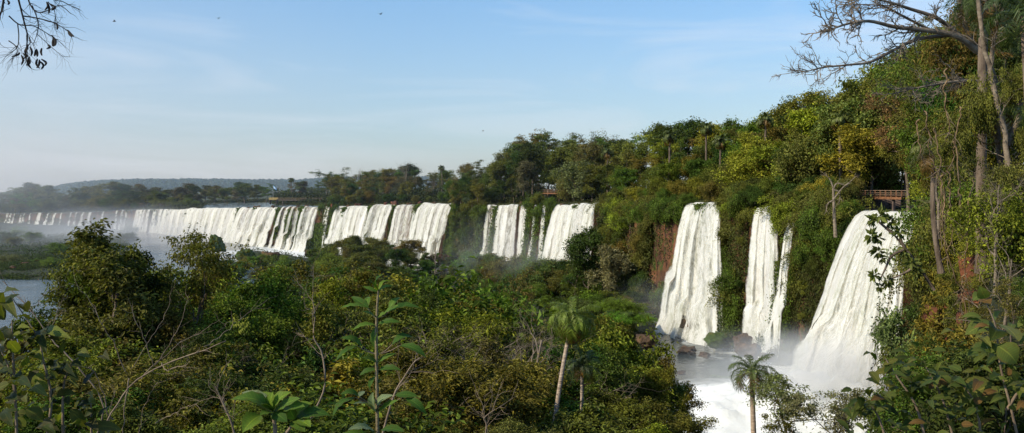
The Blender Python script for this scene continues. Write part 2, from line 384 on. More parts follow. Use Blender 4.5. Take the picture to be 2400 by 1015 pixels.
def build_terrain():
    cols = np.concatenate([np.linspace(-900, -100, 60), np.arange(-90, 2500, 9.0), np.linspace(2520, 3600, 50)])
    # gorge floor
    t = np.linspace(0, 1, 170)[:, None]
    Dl = lipD(cols)[None, :]
    D = 1.2 * (Dl * 0.999 / 1.2) ** t
    x = (cols[None, :] - 1200) / F * D
    g = MB(); g.grid(np.stack([x, D, gz(np.broadcast_to(cols, D.shape), D)], -1))
    # ground round the viewpoint
    xs, ys = np.meshgrid(np.linspace(-60, 60, 40), np.linspace(-30, 1.4, 14)); 
    g.grid(np.stack([xs, ys, -1.75 + 0.1 * fbm(xs * 0.3, ys * 0.3, 4, 3)], -1))
    tag(g.build('gorge_ground', M['ground']), kind='structure')
    # plateau
    s = np.linspace(0, 1, 60)[:, None] ** 3.2
    D = Dl + s * (5200 - Dl)
    x = (cols[None, :] - 1200) / F * D
    p = MB(); p.grid(np.stack([x, D, pz(np.broadcast_to(cols, D.shape), D)], -1))
    tag(p.build('plateau_ground', M['bank']), kind='structure')
    # upper river, a sheet over the plateau, hidden where land stands above it
    c2 = np.arange(-60, 2172, 6.0); s = np.linspace(0, 1, 46)[:, None] ** 2.4
    Dl2 = lipD(c2)[None, :]; far = np.interp(c2, [-60, 460, 500, 640, 700, 2172], [60, 60, 215, 215, 120, 60])[None, :]
    D = Dl2 + 0.4 + s * far; cc = np.broadcast_to(c2, D.shape)
    x = (cc - 1200) / F * D
    foam = 0.27 + 0.40 * np.exp(-(D - Dl2) / 7) - 0.32 * sst(1975, 2000, cc) * sst(1, 4, D - Dl2)
    z = lipZ(cc) * 1.0 + 0.12 * fbm(x * 0.3, D * 0.3, 8, 3)
    r = MB(); r.grid(np.stack([x, D, z], -1), foam=foam.ravel())
    tag(r.build('upper_river', M['upriver']), kind='structure')
    # cliff under the rim
    cc = np.concatenate([np.linspace(-900, -60, 80), np.arange(-50, 1400, 2.2), np.arange(1400, 2250, 1.6), np.arange(2250, 3600, 6)])
    R = 40; t = np.linspace(0, 1, R)[:, None]
    xy = lipXY(cc)[None]; nn = lipN(cc)[None]
    lz = lipZ(cc)[None, :] - 0.35; bz = np.minimum(gz(cc, lipD(cc) - 3)[None, :] - 1.0, lz - 2)
    z = lz + (bz - lz) * t
    u = np.cumsum(np.concatenate([[0], np.linalg.norm(np.diff(lipXY(cc), axis=0), axis=1)]))[None, :]
    H = lz - bz
    d = t * 2.2 + np.minimum(t * 5, 1) * (1.6 * fbm(u * 0.10, z * 0.06, 51, 4) + 0.7 * fbm(u * 0.5, z * 0.12, 52, 4) + 0.9 * (vnoise(u * 0.02, z * 0.35, 53) - 0.5) - 1.1 * (1 - np.abs(fbm(u * 0.22, z * 0.02, 54, 3))) ** 4) + 0.1
    d = d * np.clip(H / 12, 0.15, 1)
    # overhang lip: undercut near the top
    k = MB(); k.grid(np.stack([xy[..., 0] + nn[..., 0] * d, xy[..., 1] + nn[..., 1] * d, z + 0 * d], -1))
    tag(k.build('cliff', M['cliff']), kind='structure')
    # lower river
    xs = np.concatenate([np.linspace(-520, -14, 170), np.linspace(-12, 90, 120), np.linspace(94, 260, 40)]); ys = np.concatenate([np.linspace(96, 182, 110), np.linspace(184, 960, 240)])
    X, Y = np.meshgrid(xs, ys)
    pxg = pix(X, Y); dl = lipD(np.clip(pxg, -900, 3500)) - Y
    foam = 0.16 + np.where(pxg > 1560, .8, .55) * np.exp(-np.maximum(dl, 0) / np.where(pxg < 1100, 45.0, np.where(pxg > 1560, 20.0, 14.0))) * sst(300, 420, pxg)
    # churned water under the great fall and down the run to the viewer's side
    q = P(1880, 1010, 138)
    foam = foam + 0.72 * np.exp(-(((X - 32) / 30) ** 2 + ((Y - 126) / 30) ** 2)) + 0.35 * np.exp(-(((X - 5) / 40) ** 2 + ((Y - 150) / 14) ** 2))
    foam = foam + 0.5 * np.exp(-(((X + 130) / 60) ** 2 + ((Y - 480) / 60) ** 2))
    g = np.exp(-(((X - 47) / 18) ** 2 + ((Y - 141) / 16) ** 2)); g2 = np.exp(-(((X - 32) / 24) ** 2 + ((Y - 128) / 20) ** 2))
    chop = np.abs(fbm(X * .16, Y * .22, 72, 5)) + .35 * np.abs(fbm(X * .6, Y * .7, 73, 4)) + .12 * np.abs(fbm(X * 1.6, Y * 1.6, 74, 3))
    r = MB(); r.grid(np.stack([X, Y, WATER + 0.2 * fbm(X * 0.15, Y * 0.15, 71, 3) + 4.6 * g * (.7 + 1.0 * chop) + 1.2 * g2 * chop], -1), foam=(foam + .25 * g2 + .6 * g).ravel())
    tag(r.build('gorge_river', M['river']), kind='structure')

build_terrain()

# far hills: a wooded ridge beyond the upper river
def build_hills():
    cols = np.arange(60, 1100, 3.0); s = np.linspace(0, 1, 22)[:, None]
    D = 3300 + s * 1700
    top = np.interp(cols, [60, 110, 150, 220, 320, 420, 560, 700, 780, 900, 1000, 1100], [448, 440, 427, 419, 416, 415, 416, 417, 412, 410, 410, 420])
    ztop = (HZ - top) / F * 4600 - 24
    x = (cols - 1200)[None, :] / F * D
    z = -30 + (ztop[None, :] + 30) * np.sin(np.clip(s * 1.25, 0, 1) * math.pi / 2) - 9 + 5 * fbm(x * 0.006, D * 0.006, 3, 3)
    b = MB(); b.grid(np.stack([x, D + 0 * x, z], -1))
    tag(b.build('hills', M['hill']), kind='structure')
    n = 5200
    r = RNG
    si = r.random(n) ** 0.7; ci = r.random(n) * 1030 + 62
    Dp = 3300 + si * 1700 * 0.82
    tp = np.interp(ci, cols, ztop)
    xx = (ci - 1200) / F * Dp
    zz = -30 + (tp + 30) * np.sin(np.clip(si * 0.82 * 1.25, 0, 1) * math.pi / 2) - 9 + 5 * fbm(xx * 0.006, Dp * 0.006, 3, 3)
    h = r.uniform(10, 26, n)
    K = 26
    d = unit(r.normal(size=(n, K, 3)))
    C = np.stack([xx, Dp, zz], -1)[:, None, :] + np.array([0, 0, 1.0]) * (h * 0.55)[:, None, None] + d * (np.stack([h * 0.55, h * 0.55, h * 0.5], -1))[:, None, :] * r.uniform(0.5, 1, (n, K, 1))
    A = unit(np.cross(d, r.normal(size=(n, K, 3)))); L = np.repeat(h * 0.5, K)
    b = MB(); b.leaves(C.reshape(-1, 3), A.reshape(-1, 3), (d + np.array([0, 0, 0.5])).reshape(-1, 3), L, L * 0.8)
    tag(b.build('far_forest', M['leaf'], color=(0.03, 0.06, 0.05)), kind='stuff')
build_hills()

# ------------------------------------------------------------------ tree shapes
def rot_about(v, axis, a):
    return v * math.cos(a) + np.cross(axis, v) * math.sin(a) + axis * np.dot(axis, v) * (1 - math.cos(a))

def walk(rng, p, d, L, n, wob, up, gain=0.0):
    pts = [p]; d = unit(d)
    for i in range(n):
        d = unit(d + rng.normal(0, wob, 3) + np.array([0, 0, up + gain * i / n]))
        pts.append(pts[-1] + d * (L / n))
    return np.array(pts), d

def gen_tree(seed, H=10, trunk=0.35, R=4.0, n1=11, el=(15, 60), n2=6, n3=4, leafN=16000, L=0.22, W=0.11, clump=0.55, flat=0.6,
             env='round', wob=0.16, r0=None, twigs=False, lean=0.03, stems=1, up=0.05, hang=0.0, keep=1.0):
    rng = np.random.default_rng(seed)
    tb = MB(); tips = []
    r0 = r0 or H * 0.018
    for st in range(stems):
        off = np.array([0, 0, 0.0]) if stems == 1 else np.array([rng.normal(0, R * 0.08), rng.normal(0, R * 0.08), 0])
        d0 = np.array([rng.normal(0, lean), rng.normal(0, lean), 1]) if stems == 1 else np.array([rng.normal(0, 0.45), rng.normal(0, 0.45), 1])
        tp, _ = walk(rng, off, d0, H * 0.86, 12, 0.05 if stems == 1 else 0.1, 0.02)
        tr = np.linspace(1, 0.22, 13) ** 0.9 * r0 * (1 if stems == 1 else 0.6)
        tr[0] *= 1.25
        tb.tube(tp, tr, 7)
        for i in range(n1):
            f = trunk + (0.97 - trunk) * ((i + rng.random() * 0.8) / n1)
            k = min(f * 12, 11.99); a = int(k); p = tp[a] + (tp[a + 1] - tp[a]) * (k - a)
            g = (f - trunk) / (1 - trunk)
            if env == 'round': rad = R * (0.45 + 0.75 * math.sin(math.pi * min(1, g * 0.9 + 0.08)))
            elif env == 'umbrella': rad = R * (0.35 + 0.85 * g)
            elif env == 'cone': rad = R * (1.1 - 0.75 * g)
            else: rad = R * rng.uniform(0.5, 1.15)
            az = i * 2.39996 + st * 1.3 + rng.normal(0, 0.35)
            e = math.radians(rng.uniform(*el) + (18 * g if env == 'round' else 0))
            dd = np.array([math.cos(az) * math.cos(e), math.sin(az) * math.cos(e), math.sin(e)])
            L1 = rad * rng.uniform(0.8, 1.15) * (1 if env != 'umbrella' else 1.0)
            lp, dl = walk(rng, p, dd, L1, 7, wob, up)
            rr = tr[a] * 0.55 * np.linspace(1, 0.25, 8)
            tb.tube(lp, rr, 5)
            for j in range(n2):
                f2 = 0.3 + 0.7 * (j + rng.random()) / n2
                k2 = min(f2 * 7, 6.99); b = int(k2); p2 = lp[b] + (lp[b + 1] - lp[b]) * (k2 - b)
                d2 = unit(lp[b + 1] - lp[b]); ax = unit(rng.normal(size=3)); d2 = rot_about(d2, ax, rng.uniform(0.5, 1.1)); d2[2] = d2[2] * 0.7 + 0.12
                L2 = L1 * rng.uniform(0.3, 0.55) * (1.15 - 0.5 * f2)
                sp, ds = walk(rng, p2, d2, L2, 5, wob * 1.3, up)
                tb.tube(sp, rr[b] * 0.5 * np.linspace(1, 0.3, 6), 4)
                tips.append(sp[-1]); tips.append(sp[3])
                for q in range(n3):
                    c = rng.integers(1, 6); d3 = rot_about(unit(sp[c] - sp[c - 1]), unit(rng.normal(size=3)), rng.uniform(0.5, 1.2))
                    L3 = L2 * rng.uniform(0.3, 0.6)
                    wp, d4 = walk(rng, sp[c], d3, L3, 3, wob * 1.6, up)
                    if twigs or q % 2 == 0:
                        tb.tube(wp, rr[b] * 0.24 * np.linspace(1, 0.35, 4), 3)
                    tips.append(wp[-1])
                    if twigs:
                        for _ in range(2):
                            w2, _d = walk(rng, wp[rng.integers(1, 4)], rot_about(d4, unit(rng.normal(size=3)), rng.uniform(0.4, 1.0)), L3 * 0.6, 3, wob * 1.5, up)
                            tb.tube(w2, rr[b] * 0.14 * np.linspace(1, 0.4, 4), 3); tips.append(w2[-1])
    tips = np.array(tips)
    cr = MB()
    if leafN:
        if keep < 1: tips = tips[rng.random(len(tips)) < keep]
        w = rng.gamma(2.0, 1.0, len(tips)); idx = rng.choice(len(tips), leafN, p=w / w.sum())
        off = rng.normal(size=(leafN, 3)) * clump * np.array([1, 1, flat]) * rng.uniform(0.6, 1.25, (len(tips), 1))[idx]
        if hang: off[:, 2] -= np.abs(rng.normal(size=leafN)) * hang
        C = tips[idx] + off
        C[:, 2] = np.maximum(C[:, 2], H * 0.02)
        out = unit(C - np.array([0, 0, H * 0.55]))
        nr = unit(out * 0.5 + np.array([0, 0, 0.9]) + rng.normal(0, 0.55, (leafN, 3)))
        ax = unit(np.cross(nr, rng.normal(size=(leafN, 3)))); ax[:, 2] -= 0.25
        s = rng.uniform(0.7, 1.3, leafN)
        cr.leaves(C, ax, nr, L * s, W * s)
    return tb, cr

# ---- meshes of each kind (thing > trunk, crown); dims at nominal height
TREE = {}
def reg(key, H, Rw, tb, cr, bark='bark', leafmat='leaf'):
    zs = np.concatenate(([v[:, 2] for v in cr.v] or []) + [v[:, 2] for v in tb.v]); H = float(np.percentile(zs, 99.7)) if key[0] not in ('hang', 'tuft') else H
    TREE[key] = dict(H=H, R=Rw, trunk=tb.mesh('trunk', M[bark]), crown=cr.mesh('crown', M[leafmat], smooth=False) if cr.n else None)

for i in range(4):      # close, fine-leaved dense trees
    tb, cr = gen_tree(100 + i, 10, 0.22, 3.7, 13, (0, 50), 7, 4, [26000, 18000, 11000, 16000][i], [.19, .25, .36, .30][i], [.09, .11, .17, .085][i], [.28, .30, .34, .36][i], 0.55, 'round', twigs=True, keep=.7)
    reg(('near', i), 10, 4.2, tb, cr)
for i in range(2):      # close, sparse spreading
    tb, cr = gen_tree(120 + i, 10, 0.30, 4.2, 9, (20, 55), 6, 4, 9000, 0.20, 0.09, 0.24, 0.40, 'umbrella', twigs=True, wob=0.22)
    reg(('sparse', i), 10, 4.6, tb, cr)
for i in range(2):      # close, tall and irregular
    tb, cr = gen_tree(130 + i, 10, 0.10, 2.7, 17, (5, 60), 7, 4, 22000, 0.22, 0.10, 0.27, 0.5, 'any', twigs=True, keep=.55, wob=.2)
    reg(('tall', i), 10, 3.4, tb, cr)
for i in range(4):      # mid distance, rounded
    tb, cr = gen_tree(140 + i, 12, 0.26, 4.4, 11, (5, 55), 6, 3, 11000, 0.38, 0.20, 0.55, 0.55, 'round')
    reg(('mid', i), 12, 5.0, tb, cr)
for i in range(3):      # mid distance, layered umbrella crowns
    tb, cr = gen_tree(160 + i, 14, 0.42, 5.6, 9, (12, 38), 6, 4, 8500, 0.36, 0.2, 0.5, 0.32, 'umbrella', wob=0.2, keep=0.75)
    reg(('umb', i), 14, 6.2, tb, cr)
for i in range(2):      # thin open crown
    tb, cr = gen_tree(180 + i, 14, 0.35, 4.6, 9, (25, 60), 6, 4, 2600, 0.30, 0.16, 0.4, 0.5, 'any', wob=0.22, twigs=True)
    reg(('open', i), 14, 5.0, tb, cr)
for i in range(3):      # leafless
    tb, cr = gen_tree(200 + i, 12, 0.32, 4.6, 9, (25, 65), 6, 5, 0, env='any', wob=0.22, twigs=True, r0=0.2)
    reg(('bare', i), 12, 5.0, tb, cr, 'pale_bark')
for i in range(3):      # shrubs, leafy to the ground
    tb, cr = gen_tree(220 + i, 5, 0.06, 2.5, 9, (0, 60), 6, 3, 9000, 0.26, 0.13, 0.42, 0.7, 'round', stems=3)
    reg(('shrub', i), 5, 3.0, tb, cr)
for i in range(2):      # feathery tussock-like shrubs of drooping stalks
    rng = np.random.default_rng(240 + i); tb = MB(); cr = MB(); pts = []
    for k in range(130):
        az = rng.random() * 6.283; e = rng.uniform(0.5, 1.4); d = np.array([math.cos(az) * math.cos(e), math.sin(az) * math.cos(e), math.sin(e)])
        w, _ = walk(rng, np.array([rng.normal(0, .25), rng.normal(0, .25), 0]), d, rng.uniform(2.2, 4.2), 7, 0.06, 0.0, -0.55)
        tb.tube(w, 0.02 * np.linspace(1, .4, 8), 3); pts.append(w[2:])
    pts = np.concatenate(pts); n = 12000; idx = rng.integers(0, len(pts), n)
    C = pts[idx] + rng.normal(0, 0.14, (n, 3)); nr = unit(rng.normal(0, .6, (n, 3)) + UP); ax = unit(rng.normal(0, 1, (n, 3)) + np.array([0, 0, -0.8]))
    cr.leaves(C, ax, nr, rng.uniform(.25, .45, n), 0.06)
    reg(('tuft', i), 3.4, 2.6, tb, cr)
for i in range(3):      # foliage hanging down a rock face
    rng = np.random.default_rng(260 + i); tb = MB(); cr = MB(); pts = []
    for k in range(26):
        a = np.array([rng.normal(0, 1.1), rng.normal(0, 0.5), rng.uniform(-0.6, 0.6)])
        w, _ = walk(rng, a, np.array([rng.normal(0, .4), rng.normal(0, .4), 0.3]), rng.uniform(2.0, 5.5), 9, 0.18, -0.25)
        tb.tube(w, 0.03 * np.linspace(1, .4, 10), 3); pts.append(w)
    pts = np.concatenate(pts); n = 7000; idx = rng.integers(0, len(pts), n)
    C = pts[idx] + rng.normal(0, 0.33, (n, 3)); nr = unit(rng.normal(0, .7, (n, 3)) + np.array([0, -0.3, 0.8])); ax = unit(rng.normal(0, 1, (n, 3)) + np.array([0, 0, -0.9]))
    cr.leaves(C, ax, nr, rng.uniform(.2, .42, n), 0.15)
    reg(('hang', i), 5, 2.0, tb, cr)

# ------------------------------------------------------------------ palms
def frond_mesh(seed, L=2.6, droop=1.0, pairs=44, leafl=0.62, w=0.035):
    rng = np.random.default_rng(seed); b = MB()
    n = 14; t = np.linspace(0, 1, n)
    ang = 0.95 - droop * 2.1 * t ** 1.25
    d = np.stack([np.cos(ang), 0.06 * np.sin(t * 3), np.sin(ang)], 1); pts = np.concatenate([[np.zeros(3)], np.cumsum(d[:-1] * L / (n - 1), 0)])
    b.tube(pts, 0.03 * np.linspace(1, .25, n), 4)
    f = np.repeat(np.linspace(0.1, 0.99, pairs), 2); side = np.tile([-1.0, 1.0], pairs)
    k = f * (n - 1); a = np.minimum(k.astype(int), n - 2); c = pts[a] + (pts[a + 1] - pts[a]) * (k - a)[:, None]
    tan = unit(pts[a + 1] - pts[a])
    s = np.stack([np.zeros_like(f), side, np.zeros_like(f)], 1)
    ax = unit(tan * 0.55 + s * rng.uniform(0.5, 0.95, (len(f), 1)) + rng.normal(0, .14, (len(f), 3)) + np.array([0, 0, 0.08]))
    ll = leafl * (0.45 + 0.75 * np.sin(np.pi * (0.1 + 0.85 * f))) * rng.uniform(.85, 1.1, len(f))
    # each leaflet in two lengths, the outer one hanging
    nr = unit(np.cross(ax, tan) * side[:, None] + UP * 0.4)
    S = unit(np.cross(ax, nr))
    m1 = c + ax * (ll * 0.5)[:, None]; dn = unit(ax * 0.6 + np.array([0, 0, -0.9])); m2 = m1 + dn * (ll * 0.55)[:, None]
    v = np.stack([c - S * w * .5, c + S * w * .5, m1 + S * w * .5, m1 - S * w * .5, m2 + S * w * .12, m2 - S * w * .12], 1).reshape(-1, 3)
    o = np.arange(len(f))[:, None] * 6
    b.add(v, np.concatenate([o + np.array([[0, 1, 2, 3]]), o + np.array([[3, 2, 4, 5]])]))
    return b.mesh('frond', M['frond'], smooth=False)
FROND = [frond_mesh(1, 2.6, 1.0), frond_mesh(2, 2.6, 1.35), frond_mesh(3, 2.4, 1.6), frond_mesh(4, 2.5, 0.6)]
FROND_FAR = [frond_mesh(11, 2.6, 0.9, 24, .8, .16), frond_mesh(12, 2.6, 1.25, 24, .8, .16), frond_mesh(13, 2.4, 1.5, 24, .8, .16), frond_mesh(14, 2.5, 0.5, 24, .8, .16)]

def palm(base, top, size, nf, label, group='', col=(0.06, 0.085, 0.02), r=0.14, dead=0, fruit=False, seed=0, name='palm_tree', cat='palm tree', hangk=0.0):
    rng = np.random.default_rng(900 + seed)
    base = np.asarray(base, float); top = np.asarray(top, float)
    root = empty(name, base); tag(root, label, cat, group)
    d = top - base; t = np.linspace(0, 1, 14)[:, None]; Hh = np.linalg.norm(d)
    bow = np.array([0.02 * Hh * rng.normal(), 0.02 * Hh * rng.normal(), 0])
    pts = d * t + bow * np.sin(np.pi * t)
    rad = r * np.interp(t[:, 0], [0, .08, .9, 1], [1.35, 1.05, .85, 1.0])
    pts = np.repeat(pts, 3, 0)[:-2] if False else np.stack([np.interp(np.linspace(0, 1, 60), t[:, 0], pts[:, k]) for k in range(3)], 1)
    rad = np.interp(np.linspace(0, 1, 60), t[:, 0], rad) * (1 + 0.05 * (np.arange(60) % 2))
    b = MB(); b.tube(pts, rad, 9); b.build('trunk', M['palm_bark' if base[1] < 100 and group != 'near bank palms' else 'bark'], root)
    for i in range(nf):
        g = i / max(1, nf - 1)
        az = i * 2.39996 + rng.normal(0, .25)
        tilt = -0.55 + 1.35 * g + hangk * 0.5 + rng.normal(0, 0.12)      # young ones stand, old ones hang
        m = (FROND_FAR if base[1] > 100 else FROND)[3 if g < .2 else 0 if g < .45 else 1 if g < .75 else 2]
        s = size * rng.uniform(.85, 1.1) * (0.8 + 0.3 * g)
        mx = Matrix.Translation(Vector(d)) @ Matrix.Rotation(az, 4, 'Z') @ Matrix.Rotation(tilt, 4, 'Y') @ Matrix.Scale(s, 4)
        c = tuple(np.array(col) * 1.6 * rng.uniform(.75, 1.25))
        if g > 1 - dead: c = (0.17, 0.105, 0.03)
        link('frond', m, root, c, mx)
    b = MB(); b.tube(np.stack([d + UP * k * size * 0.5 for k in np.linspace(0, 1, 5)]), 0.05 * size * np.linspace(1, .2, 5), 5)
    link('spear_leaf', b.mesh('spear_leaf', M['frond']), root, (0.10, 0.13, 0.02))
    if fruit:
        b = MB()
        for k in range(70):
            o = unit(rng.normal(size=3)) * rng.random() ** .4
            a = d + np.array([0.05, -0.5, -0.35]) * size + o * np.array([.22, .2, .36]) * size
            b.tube(np.stack([a, a + np.array([0, 0, -.09])]), [.045, .03], 5)
        b.build('fruit_cluster', flat('orange_fruit', (0.55, 0.20, 0.03)), root)
    return root

# ------------------------------------------------------------------ placing vegetation, with labels that tell each one apart
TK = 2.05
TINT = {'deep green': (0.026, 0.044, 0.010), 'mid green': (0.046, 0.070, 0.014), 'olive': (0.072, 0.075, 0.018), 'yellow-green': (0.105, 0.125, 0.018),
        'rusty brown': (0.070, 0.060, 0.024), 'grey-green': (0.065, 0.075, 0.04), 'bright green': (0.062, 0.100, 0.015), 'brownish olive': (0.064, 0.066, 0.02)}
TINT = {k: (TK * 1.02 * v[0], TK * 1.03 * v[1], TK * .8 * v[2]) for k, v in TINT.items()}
PENDING = []
LOOK = {'tall': ('broadleaf_tree', 'broadleaf tree', 'ragged'), 'near': ('broadleaf_tree', 'broadleaf tree', 'dense'), 'sparse': ('spreading_tree', 'spreading tree', 'see-through'), 'mid': ('broadleaf_tree', 'broadleaf tree', 'rounded'),
        'umb': ('umbrella_tree', 'umbrella-crowned tree', 'layered'), 'open': ('open_tree', 'open-crowned tree', 'thin-leaved'), 'bare': ('bare_tree', 'leafless tree', 'pale'),
        'shrub': ('shrub', 'shrub', 'leafy'), 'tuft': ('tussock_bush', 'drooping bush', 'soft'), 'hang': ('hanging_shrub', 'hanging shrub', 'trailing')}

def plant(kind, px, D, ztop=None, h=None, tint='olive', zone='', wide=1.0, z0=None, var=None, jit=0.18, rng=RNG, label=None, group=None, sink=0.0):
    n = len([k for k in TREE if k[0] == kind]); var = rng.integers(0, n) if var is None else var
    T = TREE[(kind, int(var))]
    z = (ground(px, D) if z0 is None else z0) - sink
    if h is None: h = ztop - z
    h = max(h, 0.8)
    s = h / (T['H'] * 1.0); w = s * wide
    if h > 9 and kind in ('mid', 'near'): w = max(w, s * 0.6)
    nm, noun, adj = LOOK[kind]
    o = empty(nm, ((px - 1200) / F * D, D, z), rng.random() * 6.283, (w, w, s))
    c = np.array(TINT[tint]) * (np.array([1.14, 1.07, 1.1]) if D > 90 and px > 1400 else np.array([1.0, .92, 1.15]) if D > 140 else np.array([1.05, 1.0, .9]) * (.84 if px < 1700 else .95)) * rng.uniform(1 - jit, 1 + jit, 3) * rng.uniform(1 - jit, 1 + jit)  # sunlight and shade put into tint: right rim brighter, near canopy darker; distance greyed
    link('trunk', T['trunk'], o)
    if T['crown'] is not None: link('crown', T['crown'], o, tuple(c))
    tag(o, None, noun, group or f"{noun}s {zone}")
    if label: o['label'] = label
    else: PENDING.append((o, px, D, z + h, tint if kind != 'bare' else '', adj, noun, zone, h, group or f"{noun}s {zone}"))
    return o

ORD = ['first', 'second', 'third', 'fourth', 'fifth', 'sixth', 'seventh', 'eighth', 'ninth', 'tenth', 'eleventh', 'twelfth', 'thirteenth', 'fourteenth', 'fifteenth']
HIDDEN = {n if k == 0 else f"{n}.{k:03d}" for n, ks in {
    'broadleaf_tree': [0,1,2,3,6,7,8,9,12,13,15,17,18,19,21,24,25,26,29,30,31,35,36,37,40,41,45,51,52,53,57,59,64,74,75,78,79,85,87,88,89,94,95,96,97,110,118,124,135,143,162,170,172,175,177,178,180,184,197,198,205,215,216,218,219,222,223,225,228,229,235,241,247,254,270,273,274,275,284,285,289,290,296,300,301,307,308,312,313,316,327,330,332,343,357,378,391,398],
    'umbrella_tree': [0,1,2,3,4,5,6,7,8,9,10,11,12,13,15,18,20,21,24,31,37,41,55,58,60,68,69,73,82,83,84,105,106,108,111,114,115,118,119,123],
    'open_tree': [1,2,3,4,5,7,8,9,11,13,17,19,20,22,23,28,29,30,31,32],
    'shrub': [0,1,2,4,9,24,25,26,27,28,29,37,40,43,44,45,46,47,58,59,74,75,76,79,80,81,82,83,84,85,86,88,89,90,91,94,95,96,97,99,100,101,102,103,104,105,107,108,109,110,111,112,114,117,118,119,125,127,133,146,155,165,178,182,189,190,191,192,196,199,200,201,202,203,204,208,210,211,212,218,220],
    'bare_tree': [2,3,5,8,9,11,18,22,23],
    'spreading_tree': [2,3,4,5,6,7,8,9,10,11,12,13,14,15,16,20,25,26,28,33,38],
    'hanging_shrub': [7,8,9,15,18,19,20,22,23,25,29,30,33,37,43,47,54,57,58,64,67,70,79,81,82,90,92,102,103,108,130,131],
    'tussock_bush': [0,1,2,3,5,6,7,9,10,11,12,14,15,16,17,25,26,28,29],
    'boulder': [6,22,33,34,35,43,44,45,46,48,53,54,58,60,62,65,66,67,69,72],
}.items() for k in ks}
def finish_labels():
    live = [r for r in PENDING if r[0].name not in HIDDEN]
    zones = {}
    for r in live: zones.setdefault((r[6], r[7]), []).append(r[8] / r[2])
    by = {}
    for r in live:
        hs = sorted(zones[(r[6], r[7])]); k = sum(h <= r[8] / r[2] for h in hs) / len(hs)
        size = 'large' if k > .7 and len(hs) > 3 else 'small' if k <= .3 and len(hs) > 3 else ''
        by.setdefault((size, r[5], r[4], r[6], r[7]), []).append(r)
    for key, rows in by.items():
        rows.sort(key=lambda r: r[1])
        base = ' '.join(x for x in key if x)
        for i, r in enumerate(rows):
            r[0]['label'] = base if len(rows) == 1 else base + (', leftmost' if i == 0 else ', rightmost' if i == len(rows) - 1 else f', {ORD[min(i, 14)]} from left')

def pick(rng, table):
    ks = list(table); w = np.array([table[k] for k in ks], float); return ks[int(rng.choice(len(ks), p=w / w.sum()))]

MIXGREEN = {'deep green': 2, 'mid green': 3, 'olive': 4, 'yellow-green': 1, 'brownish olive': 3, 'grey-green': 1}
MIXDRY = {'olive': 4, 'rusty brown': 1.0, 'brownish olive': 4, 'grey-green': 2, 'mid green': 2, 'deep green': 2}

# 1. woods on the far bank above the thin falls
rng = np.random.default_rng(31)
prof = lambda p: np.interp(p, [-200, 0, 60, 100, 150, 200, 260, 320, 420, 520, 600, 660, 760], [452, 452, 445, 436, 450, 446, 436, 440, 444, 440, 430, 440, 432])
for row, (dd, dy, n) in enumerate([(230, -6, 46), (140, 2, 42), (65, 13, 38), (24, 28, 26)]):
    for i in range(n):
        p = -60 + (690 if row < 2 else 560) * (i + rng.random() * .9) / n
        if row >= 2 and 470 < p < 640: continue
        D = float(lipD(p)) + dd + rng.uniform(-15, 15)
        if p > 470: D += 60 - row * 10
        y = prof(p) + dy + rng.normal(0, 5)
        k = pick(rng, {'mid': 5, 'umb': 3, 'open': 1}) if row < 3 else 'shrub'
        plant(k, p, D, (HZ - y) / F * D, tint=pick(rng, MIXDRY), zone=['on the far skyline past thin falls', 'in far woods above the thin falls', 'just behind the thin falls', 'at the brink of the thin falls'][row], wide=rng.uniform(1.2, 1.8), rng=rng)

# 2. woods behind the broad curtain
prof2 = lambda p: np.interp(p, [640, 680, 720, 760, 790, 820, 870, 920, 960, 985, 1040, 1070, 1110], [440, 436, 438, 428, 402, 408, 402, 402, 400, 420, 404, 398, 405])
for row, (dd, dy, n) in enumerate([(150, -4, 30), (80, 12, 26), (40, 30, 20), (16, 50, 22)]):
    for i in range(n):
        p = 650 + 450 * (i + rng.random() * .9) / n
        D = float(lipD(p)) + dd + rng.uniform(-8, 8) + (90 if p < 760 else 0)
        y = prof2(p) + dy + rng.normal(0, 6)
        if row == 3 and p < 780: y = max(y, 466)
        k = pick(rng, {'mid': 5, 'umb': 3, 'open': 2, 'bare': 1}) if row < 3 else 'shrub'
        plant(k, p, D, (HZ - min(y, 470)) / F * D, tint=pick(rng, MIXDRY if row < 3 else MIXGREEN), zone=['on the skyline behind the broad falls', 'in the woods behind the broad falls', 'low before the woods behind broad falls', 'on the brink of the broad falls'][row], wide=rng.uniform(.9, 1.35), rng=rng)
plant('bare', 950, 520, P(950, 372, 520)[2], label='tall leafless tree rising above the woods behind the broad falls', tint='olive', wide=.9)
plant('bare', 840, 560, P(840, 385, 560)[2], label='leafless greyish tree with fine twigs above the woods, beside a dark crown', tint='olive', wide=1.1)

# 3. wooded headland and middle woods between the falls
prof3 = lambda p: np.interp(p, [1070, 1110, 1150, 1190, 1230, 1275, 1285, 1310, 1345, 1400, 1440, 1470], [405, 392, 378, 352, 325, 318, 352, 350, 322, 312, 335, 330])
for row, (dd, dy, n) in enumerate([(70, 0, 15), (38, 24, 15), (16, 66, 14)]):
    for i in range(n):
        p = 1050 + 420 * (i + rng.random() * .8) / n
        D = float(lipD(p)) + dd + rng.uniform(-5, 5)
        if row >= 1 and 1246 < p < 1326: D = max(D, 362.0)
        if row == 2 and 1246 < p < 1326: continue
        y = prof3(p) + dy + rng.normal(0, 7)
        k = pick(rng, {'mid': 4, 'umb': 4, 'open': 1.5}) if row < 2 else pick(rng, {'mid': 3, 'shrub': 2})
        plant(k, p, D, (HZ - y) / F * D, tint=pick(rng, {'deep green': 2, 'mid green': 3, 'olive': 4, 'grey-green': 2, 'brownish olive': 2}), zone=['on the skyline behind the twin falls', 'in the woods behind the twin falls', 'low by the brink of twin falls'][row], wide=rng.uniform(.85, 1.2), rng=rng)
